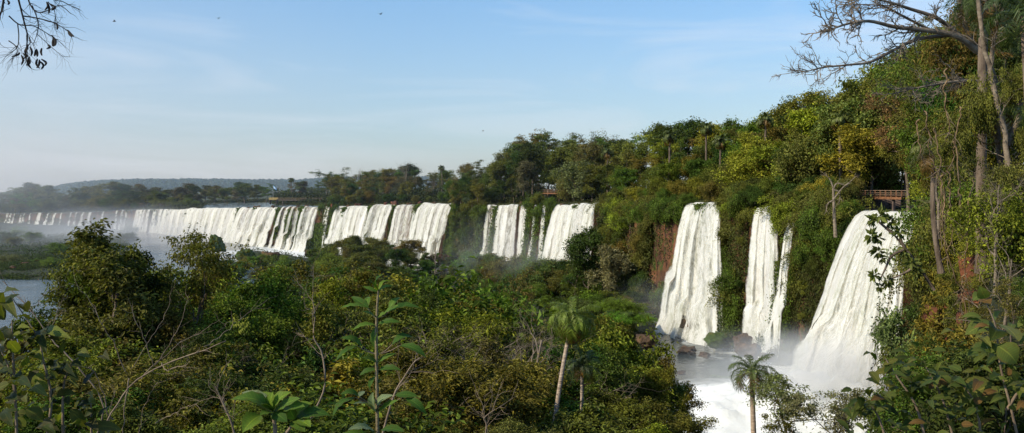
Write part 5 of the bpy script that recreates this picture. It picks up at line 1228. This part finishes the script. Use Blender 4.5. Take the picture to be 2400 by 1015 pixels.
# tall sapling with whorled leaves, middle
D = 6.0; o0 = P(886, 1080, D); root = empty('sapling', o0); tag(root, 'tall straight sapling with tiers of long pointed green leaves before the canopy', 'sapling')
pts = spline([P(886, 1080, D), P(884, 960, D), P(882, 800, D), P(884, 720, D), P(887, 678, D)], 30)
b = MB(); b.tube(pts - o0, np.interp(np.linspace(0, 1, 30), [0, .6, 1], [.013, .010, .006]), 9); b.build('stem', noise_material('sapling_stem', (.10, .08, .04), (.26, .21, .12), 9, .7, .2, (1, 1, 3)), root)
z2p = lambda x, y: (600 + x * .4581, 550 + y * .4581)
g1 = (.085, .16, .03); g2 = (.045, .10, .02); g3 = (.12, .20, .03); g4 = (.17, .23, .13)
LV = [((625, 288), (650, 203), .10, .075, g3), ((625, 288), (572, 228), .1, .07, g3), ((622, 292), (546, 266), .02, .06, g1), ((627, 290), (700, 263), .03, .06, g1), ((627, 288), (692, 240), -.1, .06, g3),
      ((572, 374), (428, 378), .06, .075, g1), ((576, 374), (488, 317), -.05, .085, g2), ((568, 376), (580, 318), -.1, .07, g1), ((682, 392), (736, 322), -.08, .085, g1), ((676, 396), (842, 376), .03, .085, g2), ((650, 410), (728, 362), .1, .07, g1),
      ((620, 430), (542, 393), .08, .08, g2), ((622, 424), (668, 400), .02, .06, g1), ((612, 462), (494, 490), .04, .08, g1), ((622, 458), (742, 450), .04, .08, g2), ((618, 470), (618, 592), -.06, .12, g2),
      ((545, 572), (430, 530), .05, .09, g2), ((520, 570), (410, 648), .05, .09, g2), ((696, 562), (802, 525), -.06, .11, g2), ((740, 566), (870, 628), .05, .1, g2), ((622, 655), (538, 630), .06, .075, g2), ((622, 655), (716, 608), -.02, .075, g1),
      ((615, 690), (530, 722), .0, .08, g2), ((630, 692), (742, 694), .05, .09, g2), ((612, 725), (598, 815), -.06, .1, g2), ((645, 735), (648, 840), -.08, .11, g2),
      ((610, 905), (600, 806), .1, .12, g4), ((606, 902), (498, 868), .12, .12, g4), ((616, 902), (704, 822), .06, .12, g4), ((622, 905), (728, 848), .1, .09, g1), ((530, 830), (430, 818), .04, .09, g2), ((510, 832), (392, 942), .05, .1, g2), ((712, 822), (828, 828), .03, .1, g2), ((760, 828), (872, 918), .05, .1, g2),
      ((610, 1010), (470, 1000), .15, .13, g4), ((600, 1040), (420, 1030), .1, .1, g1), ((640, 1000), (760, 1010), .1, .12, g2), ((550, 800), (528, 830), .1, .07, g4)]
rngs = np.random.default_rng(5)
for ba, ti, dz, w, c in LV:
    hero_leaf(root, o0, z2p(*ba), z2p(*ti), D, dz, w * .62, c, rngh=rngs)
for ba, ti in [((572, 374), (620, 432)), ((682, 392), (622, 432)), ((545, 572), (618, 610)), ((520, 570), (618, 612)), ((696, 562), (622, 615)), ((740, 566), (622, 612)), ((530, 830), (616, 870)), ((510, 832), (616, 872)), ((712, 822), (618, 880)), ((760, 828), (618, 880)), ((650, 410), (622, 430))]:
    b = MB(); a = P(*z2p(*ba), D); c = P(*z2p(*ti), D); m_ = (a + c) / 2 - UP * .01
    b.tube(spline([a, m_, c], 8) - o0, np.full(8, .0028), 5); b.build('leaf_stalk', M['twig'], root)

# rosette-leaved sapling to its left
D = 5.5; o0 = P(650, 1100, D); root = empty('sapling', o0); tag(root, 'low sapling with two rosettes of glossy bright leaves, beside the tall tiered sapling', 'sapling')
b = MB(); b.tube(spline([P(650, 1100, D), P(645, 1010, D), P(640, 968, D)], 14) - o0, np.linspace(.016, .010, 14), 8); b.tube(spline([P(648, 1040, D), P(675, 1010, D), P(690, 985, D)], 10) - o0, np.linspace(.011, .008, 10), 7); b.build('stem', M['twig'], root)
z1p = lambda x, y: (x * .4581, 550 + y * .4581)
for i, (ba, ti, dz, w, c) in enumerate([((1395, 905), (1180, 845), .08, .12, g1), ((1395, 900), (1238, 808), -.05, .13, g4), ((1395, 900), (1342, 805), -.1, .12, g3), ((1400, 900), (1398, 805), .02, .12, g3), ((1400, 900), (1492, 806), .02, .13, g3), ((1402, 902), (1535, 838), .1, .12, g1), ((1400, 910), (1330, 925), .15, .1, g1), ((1335, 925), (1240, 1012), .12, .16, g3), ((1440, 905), (1560, 880), .1, .13, g1),
                                     ((1510, 945), (1600, 862), .02, .13, g3), ((1510, 945), (1690, 925), .05, .13, g2), ((1510, 945), (1590, 985), .12, .14, g3), ((1505, 945), (1560, 1010), .1, .13, g1), ((1395, 905), (1470, 960), .1, .12, g2), ((1395, 905), (1290, 870), .12, .12, g1), ((1510, 945), (1475, 880), .0, .11, g3)]):
    hero_leaf(root, o0, z1p(*ba), z1p(*ti), D, dz, w * .74, c, rngh=rngs)

# big-leaved bush at the left edge
def leafy_bush(label, D0, stems, leafpts, wd, cols, name='leafy_bush', shape=.75, matw='twig', bend=.1):
    o0 = P(stems[0][0][0], stems[0][0][1], D0); root = empty(name, o0); tag(root, label, 'bush')
    for path, r0 in [(s, .009) for s in stems]:
        b = MB(); p_ = spline([P(x, y, D0) for x, y in path], 20); b.tube(p_ - o0, r0 * D0 / 5 * np.linspace(1, .3, 20), 7); b.build('stem', M[matw], root)
    for i, (bx, by, tx, ty, w) in enumerate(leafpts):
        hero_leaf(root, o0, (bx, by), (tx, ty), D0 + rngs.normal(0, .15), rngs.normal(.05, .12), w * wd, cols[i % len(cols)], bend=bend, shape=shape, rngh=rngs)
    return root
st = [[(40, 1080), (36, 940), (20, 860), (-10, 800)], [(100, 1080), (120, 940), (100, 840), (88, 790), (30, 700)], [(36, 940), (30, 820), (28, 750)], [(150, 1080), (150, 900), (190, 830)], [(215, 1080), (214, 1000), (213, 945)]]
LP = [(10, 745, 46, 682, .5), (-10, 720, 46, 690, .5), (8, 716, 42, 750, .45), (-20, 720, 12, 750, .5), (95, 790, 168, 795, .5), (95, 800, 165, 778, .45), (92, 790, 118, 765, .4), (100, 772, 110, 830, .4), (185, 822, 212, 838, .35), (165, 850, 192, 860, .32), (88, 875, 105, 915, .5), (95, 870, 60, 905, .45), (120, 870, 168, 885, .45),
      (130, 880, 165, 860, .4), (60, 880, 20, 898, .4), (205, 945, 186, 950, .4), (203, 945, 226, 948, .5), (70, 940, 30, 935, .45), (60, 960, 100, 990, .5), (120, 950, 150, 985, .45), (20, 900, -20, 920, .5), (150, 905, 120, 935, .45), (60, 1000, 20, 985, .45), (90, 1000, 140, 1010, .5), (170, 960, 200, 1000, .45), (10, 960, 30, 1000, .45), (215, 1000, 285, 1008, .5), (200, 900, 225, 870, .35), (45, 830, 20, 800, .4), (10, 860, -20, 830, .4), (130, 930, 180, 925, .45), (230, 980, 260, 950, .3)]
for k in range(110):
    s_ = st[rngs.integers(0, len(st))]; p_ = spline(np.array([(x, y, 0) for x, y in s_], float), 20)[rngs.integers(4, 20)]
    a = rngs.uniform(0, 6.28); l = rngs.uniform(18, 40); bx, by = p_[0] + rngs.normal(0, 28), max(770, p_[1]) + rngs.normal(0, 26)
    LP.append((bx, by, bx + math.cos(a) * l, by + math.sin(a) * l * .6 + 4, rngs.uniform(.22, .42)))
leafy_bush('big-leaved bush with broad rounded pale leaves filling the bottom left corner', 4.6, st, [(a + rngs.normal(0, 3), b_, c, d, w * .14) for a, b_, c, d, w in LP], 1.0, [(.055, .07, .02), (.03, .045, .015), (.085, .10, .03), (.02, .03, .012), (.12, .15, .03), (.05, .055, .025)])
# right-hand bush
st = [[(2400, 1090), (2370, 960), (2345, 860), (2332, 760), (2300, 690)], [(2300, 1090), (2290, 960), (2240, 880)], [(2180, 1090), (2150, 960), (2100, 880), (2075, 840)], [(2090, 1090), (2060, 980), (2020, 930)], [(2250, 1090), (2210, 940), (2170, 860)], [(2360, 960), (2400, 900), (2440, 880)]]
LP = [(2338, 810, 2382, 852, .6), (2330, 900, 2255, 945, .75), (2335, 830, 2265, 835, .55), (2345, 760, 2388, 800, .55), (2335, 770, 2320, 800, .5), (2330, 760, 2262, 785, .5), (2310, 700, 2296, 670, .3), (2305, 690, 2280, 705, .3), (2345, 880, 2320, 890, .4), (2360, 900, 2410, 930, .5), (2330, 770, 2345, 730, .4), (2300, 700, 2322, 712, .3)]
for k in range(230):
    s_ = st[rngs.integers(0, len(st))]; p_ = spline(np.array([(x, y, 0) for x, y in s_], float), 20)[rngs.integers(5, 20)]
    a = rngs.uniform(0, 6.28); l = rngs.uniform(26, 52); bx, by = p_[0] + rngs.normal(0, 36), max(770, p_[1]) + rngs.normal(0, 26)
    LP.append((bx, by, bx + math.cos(a) * l, by + math.sin(a) * l * .6 + 5, rngs.uniform(.18, .3)))
leafy_bush('bush with broad drooping leaves and reddish young shoots filling the bottom right corner', 6.5, st, [(a, b_, c, d, w * (.30 if i < 12 else .22)) for i, (a, b_, c, d, w) in enumerate(LP)], 1.0, [(.09, .12, .03), (.12, .135, .035), (.05, .08, .02), (.15, .16, .04), (.035, .055, .016), (.09, .12, .03), (.10, .13, .03), (.07, .10, .025), (.05, .08, .02), (.09, .12, .03), (.07, .10, .03), (.13, .08, .03)], shape=.8)
# branch with leaf tufts before the great fall
D = 38; o0 = P(2190, 680, D); root = empty('tufted_tree', o0); tag(root, 'thin crooked branches carrying tufts of big leaves in front of the great fall', 'tree')
for path in [[(2190, 680), (2150, 620), (2120, 580), (2090, 545), (2074, 535)], [(2120, 585), (2090, 600), (2075, 630), (2060, 660)], [(2090, 545), (2060, 520), (2050, 505)], [(2150, 620), (2120, 640), (2085, 655)], [(2120, 580), (2110, 560), (2108, 545)]]:
    b = MB(); p_ = spline([P(x, y, D) for x, y in path], 20); b.tube(p_ - o0, np.linspace(.07, .025, 20), 6); b.build('branch', M['bark'], root)
for x, y, s in [(2060, 505, 17), (2045, 515, 12), (2085, 520, 13), (2042, 552, 14), (2060, 560, 12), (2058, 590, 14), (2066, 605, 10), (2108, 545, 13), (2095, 540, 10), (2050, 645, 13), (2080, 660, 13), (2062, 672, 9), (2120, 590, 11), (2135, 615, 14), (2150, 640, 14), (2075, 500, 10)]:
    c0 = P(x, y, D); m_ = 26; d = unit(rngs.normal(size=(m_, 3)) + np.array([0, 0, .1])); b = MB()
    b.leaves(c0 - o0 + d * s * .004, unit(d + np.array([0, 0, -.35])), unit(np.cross(d, rngs.normal(size=(m_, 3))) + UP * .8), s / F * D * rngs.uniform(1.0, 1.7, m_), s / F * D * .62)
    b.build('leaf_tuft', M['leaf'], root, (.13, .155, .04), smooth=False)

# leafless sapling at the left, twigs in front of the dark canopy
D = 7; o0 = P(240, 1090, D); root = empty('bare_sapling', o0); tag(root, 'leafless sapling with long pale curving twigs in front of the dark canopy', 'leafless shrub')
for path, r0 in [([(240, 1090), (262, 990), (330, 890), (430, 830), (520, 800), (575, 775)], .020), ([(330, 890), (365, 850), (430, 800), (492, 762)], .011), ([(365, 855), (395, 800), (410, 740), (413, 700)], .007), ([(295, 868), (275, 800), (245, 740), (235, 690), (212, 658)], .010), ([(358, 857), (345, 790), (330, 740), (322, 692)], .010), ([(305, 866), (325, 810), (338, 755), (336, 690)], .007),
                 ([(430, 830), (440, 810), (455, 800)], .005), ([(480, 815), (510, 790), (530, 760), (580, 722)], .008), ([(510, 780), (515, 762)], .005), ([(380, 850), (420, 851), (480, 830), (525, 805), (540, 780)], .010), ([(300, 890), (280, 990), (260, 1090)], .014), ([(365, 990), (420, 960), (455, 940), (490, 930)], .010), ([(200, 1090), (240, 960), (180, 860), (120, 800), (70, 735), (20, 690), (-10, 660)], .017),
                 ([(70, 735), (95, 690), (130, 678)], .007), ([(110, 790), (125, 720), (120, 705)], .006), ([(108, 765), (140, 735), (160, 720)], .005), ([(262, 985), (262, 870), (255, 830)], .014), ([(350, 870), (400, 880), (440, 860)], .005), ([(315, 1090), (330, 960), (355, 905)], .008), ([(255, 1090), (235, 985), (238, 930)], .007)]:
    b = MB(); p_ = spline([P(x, y, D) for x, y in path], 24); p_ = p_ + np.stack([fbm(np.arange(24) * .5, path[0][0], 3, 3), fbm(np.arange(24) * .5, path[0][1], 4, 3), fbm(np.arange(24) * .5, path[-1][0], 5, 3)], 1) * .02; p_[:, 1] += np.linspace(0, rngs.normal(0, .3), 24)
    b.tube(p_ - o0, r0 * .40 * np.linspace(1, .35, 24), 6); twiggy(b, rngs, p_ - o0, r0 * .16, .16, 5, 1); b.build('twig', M['twig'], root)
for ba, ti in [((545, 760), (585, 750)), ((560, 775), (580, 752)), ((555, 752), (545, 742))]:
    for k in range(7):
        f = k / 7; c0 = (ba[0] + (ti[0] - ba[0]) * f, ba[1] + (ti[1] - ba[1]) * f)
        for s_ in (-1, 1): hero_leaf(root, o0, c0, (c0[0] + 5, c0[1] + s_ * 9), D, .02, .013, (.17, .19, .03), rngh=rngs)
# pale twig curving up in the middle canopy
for path, l, D in [([(725, 985), (760, 910), (755, 830), (735, 790), (738, 740), (732, 700)], 'single pale bent stem rising through the canopy left of the tall sapling', 9), ([(880, 1080), (920, 935), (950, 880), (970, 850), (985, 838)], 'pale twig slanting up behind the tall sapling', 8), ([(1130, 1080), (1140, 1000), (1135, 980), (1160, 960)], 'short forked bare twig at the bottom edge right of the tall sapling', 8), ([(560, 1090), (545, 1000), (520, 940), (505, 905)], 'bare twig standing left of the rosette sapling', 8)]:
    p_ = spline([P(x, y, D) for x, y in path], 24); root = empty('dead_sapling', p_[0]); tag(root, l, 'bare sapling'); b = MB(); b.tube(p_ - p_[0], .011 * np.linspace(1, .35, 24), 6); b.build('stem', M['twig'], root)
    b = MB(); twiggy(b, rngs, p_ - p_[0], .0032, .35, 7, 2); b.build('side_twig', M['twig'], root)

# dark twigs hanging in from the top left corner
D = 5; o0 = P(20, -160, D); root = empty('hanging_branch', o0); tag(root, 'dark bare twigs with black seed pods hanging in from the top left corner', 'branch')
hz = lambda x, y: (x / 2.4, y / 2.4)
rp = np.random.default_rng(15)
for path, r0 in [([(20, -380), (45, -100), (40, 60), (45, 90), (35, 180), (50, 230), (40, 270), (0, 310)], .012), ([(90, -380), (100, -60), (125, 60), (150, 150), (165, 210), (160, 300), (170, 370)], .011), ([(50, 90), (100, 135), (170, 140), (240, 180), (290, 215)], .008), ([(130, 90), (200, 100), (280, 120), (340, 150), (390, 190)], .008), ([(150, -380), (160, -60), (180, 30), (230, 75), (300, 60), (360, 40), (425, 88)], .009),
                 ([(230, -380), (270, -50), (330, 0), (410, 40)], .007), ([(50, 230), (100, 260), (130, 300), (120, 340)], .006), ([(165, 210), (200, 250), (210, 290), (250, 340), (280, 360)], .006), ([(100, 135), (115, 200), (120, 260), (110, 290), (75, 325)], .006), ([(205, 190), (240, 240), (290, 300)], .004), ([(0, 40), (20, 20), (40, 0)], .006), ([(180, 30), (205, 120), (190, 180), (160, 240)], .006), ([(270, 10), (310, 60), (320, 120), (318, 160)], .005)]:
    p_ = spline([P(*hz(x, y), D) for x, y in path], 26); p_[:, 1] += np.linspace(0, rp.normal(0, .12), 26)
    b = MB(); b.tube(p_ - o0, r0 * .55 * np.linspace(1, .4, 26), 6); twiggy(b, rp, p_ - o0, r0 * .16, .12, 14, 1, -.03); b.build('twig', M['dark_twig'], root)
for x, y, L, a in [(268, 15, 62, .1), (262, 10, 48, -.2), (278, 20, 40, .3), (318, 130, 36, .1), (380, 168, 52, .75), (386, 172, 40, .5), (290, 198, 62, .35), (296, 210, 52, .1), (300, 215, 45, -.1), (270, 250, 26, -.3), (160, 255, 66, -.05), (168, 262, 52, .15), (156, 250, 40, -.3), (205, 275, 44, .1), (200, 280, 36, -.2), (236, 270, 42, .0), (112, 295, 52, -1.1), (120, 310, 54, .0), (128, 300, 30, .2), (168, 318, 66, .1), (160, 330, 40, -.3), (212, 330, 56, .2), (222, 335, 50, -.3), (232, 332, 42, .5), (226, 345, 44, .15), (15, 0, 22, .1), (40, 0, 26, .2)]:
    a0 = P(*hz(x, y), D); a1 = P(*hz(x + math.sin(a) * L, y + math.cos(a) * L), D - .03)
    p_ = spline([a0, (a0 + a1) / 2 + np.array([.012 * rp.normal(), .01, 0]), a1], 12); b = MB(); b.tube(p_ - o0, .0062 * np.sin(np.linspace(.12, 3.0, 12)) ** .55, 6); b.build('seed_pod', M['dark_twig'], root)

# ------------------------------------------------------------------ mist and haze
def mist(px, py, D, size, dens, name='mist', color=(.94, .97, 1), ns=1.6):
    bm = bmesh.new(); bmesh.ops.create_icosphere(bm, subdivisions=3, radius=1.0); me = bpy.data.meshes.new(name); bm.to_mesh(me); bm.free()
    o = bpy.data.objects.new(name, me); COL.objects.link(o); o.location = tuple(P(px, py, D)); o.scale = tuple(s for s in size)
    me.materials.append(mist_material('mist_%d_%d' % (px, py), dens, color, ns)); return tag(o, kind='stuff')
USE_MIST = True
if USE_MIST:
    mist(260, 545, 640, (110, 60, 26), .030)
    mist(90, 600, 560, (90, 70, 34), .014)
    mist(430, 560, 560, (60, 40, 14), .022)
    mist(40, 400, 760, (130, 60, 70), .010)
    mist(1150, 590, 330, (26, 18, 18), .018)
    mist(1250, 610, 300, (22, 16, 12), .02)
    mist(1530, 715, 215, (14, 12, 9), .02)
    mist(1690, 800, 190, (20, 12, 6), .006)
    mist(1880, 880, 136, (24, 13, 9), .19)
    mist(1770, 985, 134, (22, 13, 5), .10)
    mist(1905, 845, 141, (15, 8, 7), .05)
    mist(1720, 990, 126, (16, 12, 4), .05)
    mist(1610, 768, 216, (11, 8, 4.5), .10)
    mist(1782, 826, 186, (8, 6, 4.5), .10)
    me = bpy.data.meshes.new('haze'); bm = bmesh.new(); bmesh.ops.create_cube(bm, size=2.0); bm.to_mesh(me); bm.free()
    hzo = bpy.data.objects.new('haze', me); COL.objects.link(hzo); hzo.location = (-300, 2850, 250); hzo.scale = (3500, 2600, 420)
    m, nd, lk = mat('haze'); out = N(nd, 'ShaderNodeOutputMaterial'); v = N(nd, 'ShaderNodeVolumeScatter'); v.inputs['Color'].default_value = (.70, .86, 1, 1); v.inputs['Density'].default_value = .00010; lk.new(v.outputs[0], out.inputs['Volume'])
    me.materials.append(m); tag(hzo, kind='stuff')

# ------------------------------------------------------------------ light, sky, camera
SUN_DIR = unit(np.array([-.80, -.42, .60])); EL = math.asin(SUN_DIR[2]); AZ = math.atan2(SUN_DIR[0], SUN_DIR[1])
ld = bpy.data.lights.new('sun', 'SUN'); ld.energy = 5.0; ld.angle = math.radians(.5); ld.color = (1.0, .86, .64)
lo = bpy.data.objects.new('sun', ld); COL.objects.link(lo); lo.rotation_euler = Vector(SUN_DIR).to_track_quat('Z', 'Y').to_euler()
w = bpy.data.worlds.new('World'); SC.world = w; w.use_nodes = True; nd = w.node_tree.nodes; lk = w.node_tree.links; nd.clear()
out = nd.new('ShaderNodeOutputWorld'); bg = nd.new('ShaderNodeBackground'); sky = nd.new('ShaderNodeTexSky'); sky.sky_type = 'NISHITA'; sky.sun_disc = False
sky.sun_elevation = EL; sky.sun_rotation = AZ; sky.altitude = 200; sky.air_density = 1.2; sky.dust_density = .7; sky.ozone_density = 3.0
tc = nd.new('ShaderNodeTexCoord'); mp = nd.new('ShaderNodeMapping'); mp.inputs['Scale'].default_value = (1.2, 1.2, 9); mp.inputs['Rotation'].default_value = (0, .10, 0); lk.new(tc.outputs['Generated'], mp.inputs[0])
nz = nd.new('ShaderNodeTexNoise'); nz.inputs['Scale'].default_value = 2.2; nz.inputs['Detail'].default_value = 6; nz.inputs['Roughness'].default_value = .55; nz.inputs['Distortion'].default_value = .8; lk.new(mp.outputs[0], nz.inputs[0])
cf = ramp(nd, lk, nz.outputs[0], [(.47, 0.0), (.72, .36)])
sx = nd.new('ShaderNodeSeparateXYZ'); lk.new(tc.outputs['Generated'], sx.inputs[0])
grade = ramp(nd, lk, sx.outputs[2], [(.50 * 0, (.68, .77, 1.0)), (.08, (.70, .85, 1.06)), (.24, (.64, .95, 1.20))])
skyc = mixc(nd, lk, 1.0, sky.outputs[0], grade, 'MULTIPLY')
lf = math_(nd, lk, 'MULTIPLY', ramp(nd, lk, math_(nd, lk, 'MULTIPLY', sx.outputs[0], -1.0), [(.15, 0.0), (.62, .6)]), ramp(nd, lk, sx.outputs[2], [(0.0, 1.0), (.30, 0.0)]))
skyc = mixc(nd, lk, lf, skyc, (4.5, 4.75, 5.5))
c = mixc(nd, lk, cf, skyc, (6.0, 6.4, 7.2))
lk.new(c, bg.inputs[0]); bg.inputs[1].default_value = .15; lk.new(bg.outputs[0], out.inputs[0])

cd = bpy.data.cameras.new('camera'); co = bpy.data.objects.new('camera', cd); COL.objects.link(co)
cd.sensor_width = 36; cd.lens = 18 / math.tan(math.radians(30)); cd.shift_y = -(507.5 - HZ) / 2400; cd.clip_end = 20000; cd.clip_start = .05
co.location = (0, 0, 0); co.rotation_euler = (math.radians(90), 0, 0); SC.camera = co
SC.view_settings.view_transform = 'Standard'; SC.view_settings.look = 'None'; SC.view_settings.exposure = 0; SC.view_settings.gamma = 1
cy = SC.cycles
cy.max_bounces = 6; cy.diffuse_bounces = 1; cy.glossy_bounces = 2; cy.transmission_bounces = 4; cy.transparent_max_bounces = 24; cy.volume_bounces = 3
cy.use_denoising = True; cy.caustics_reflective = False; cy.caustics_refractive = False
cy.volume_step_rate = 2.0; cy.volume_max_steps = 128

finish_labels()
for o in [o for o in COL.objects if o.name in HIDDEN and o.parent is None]:      # nothing of these shows past what stands before them
    for c in list(o.children): bpy.data.objects.remove(c)
    bpy.data.objects.remove(o)
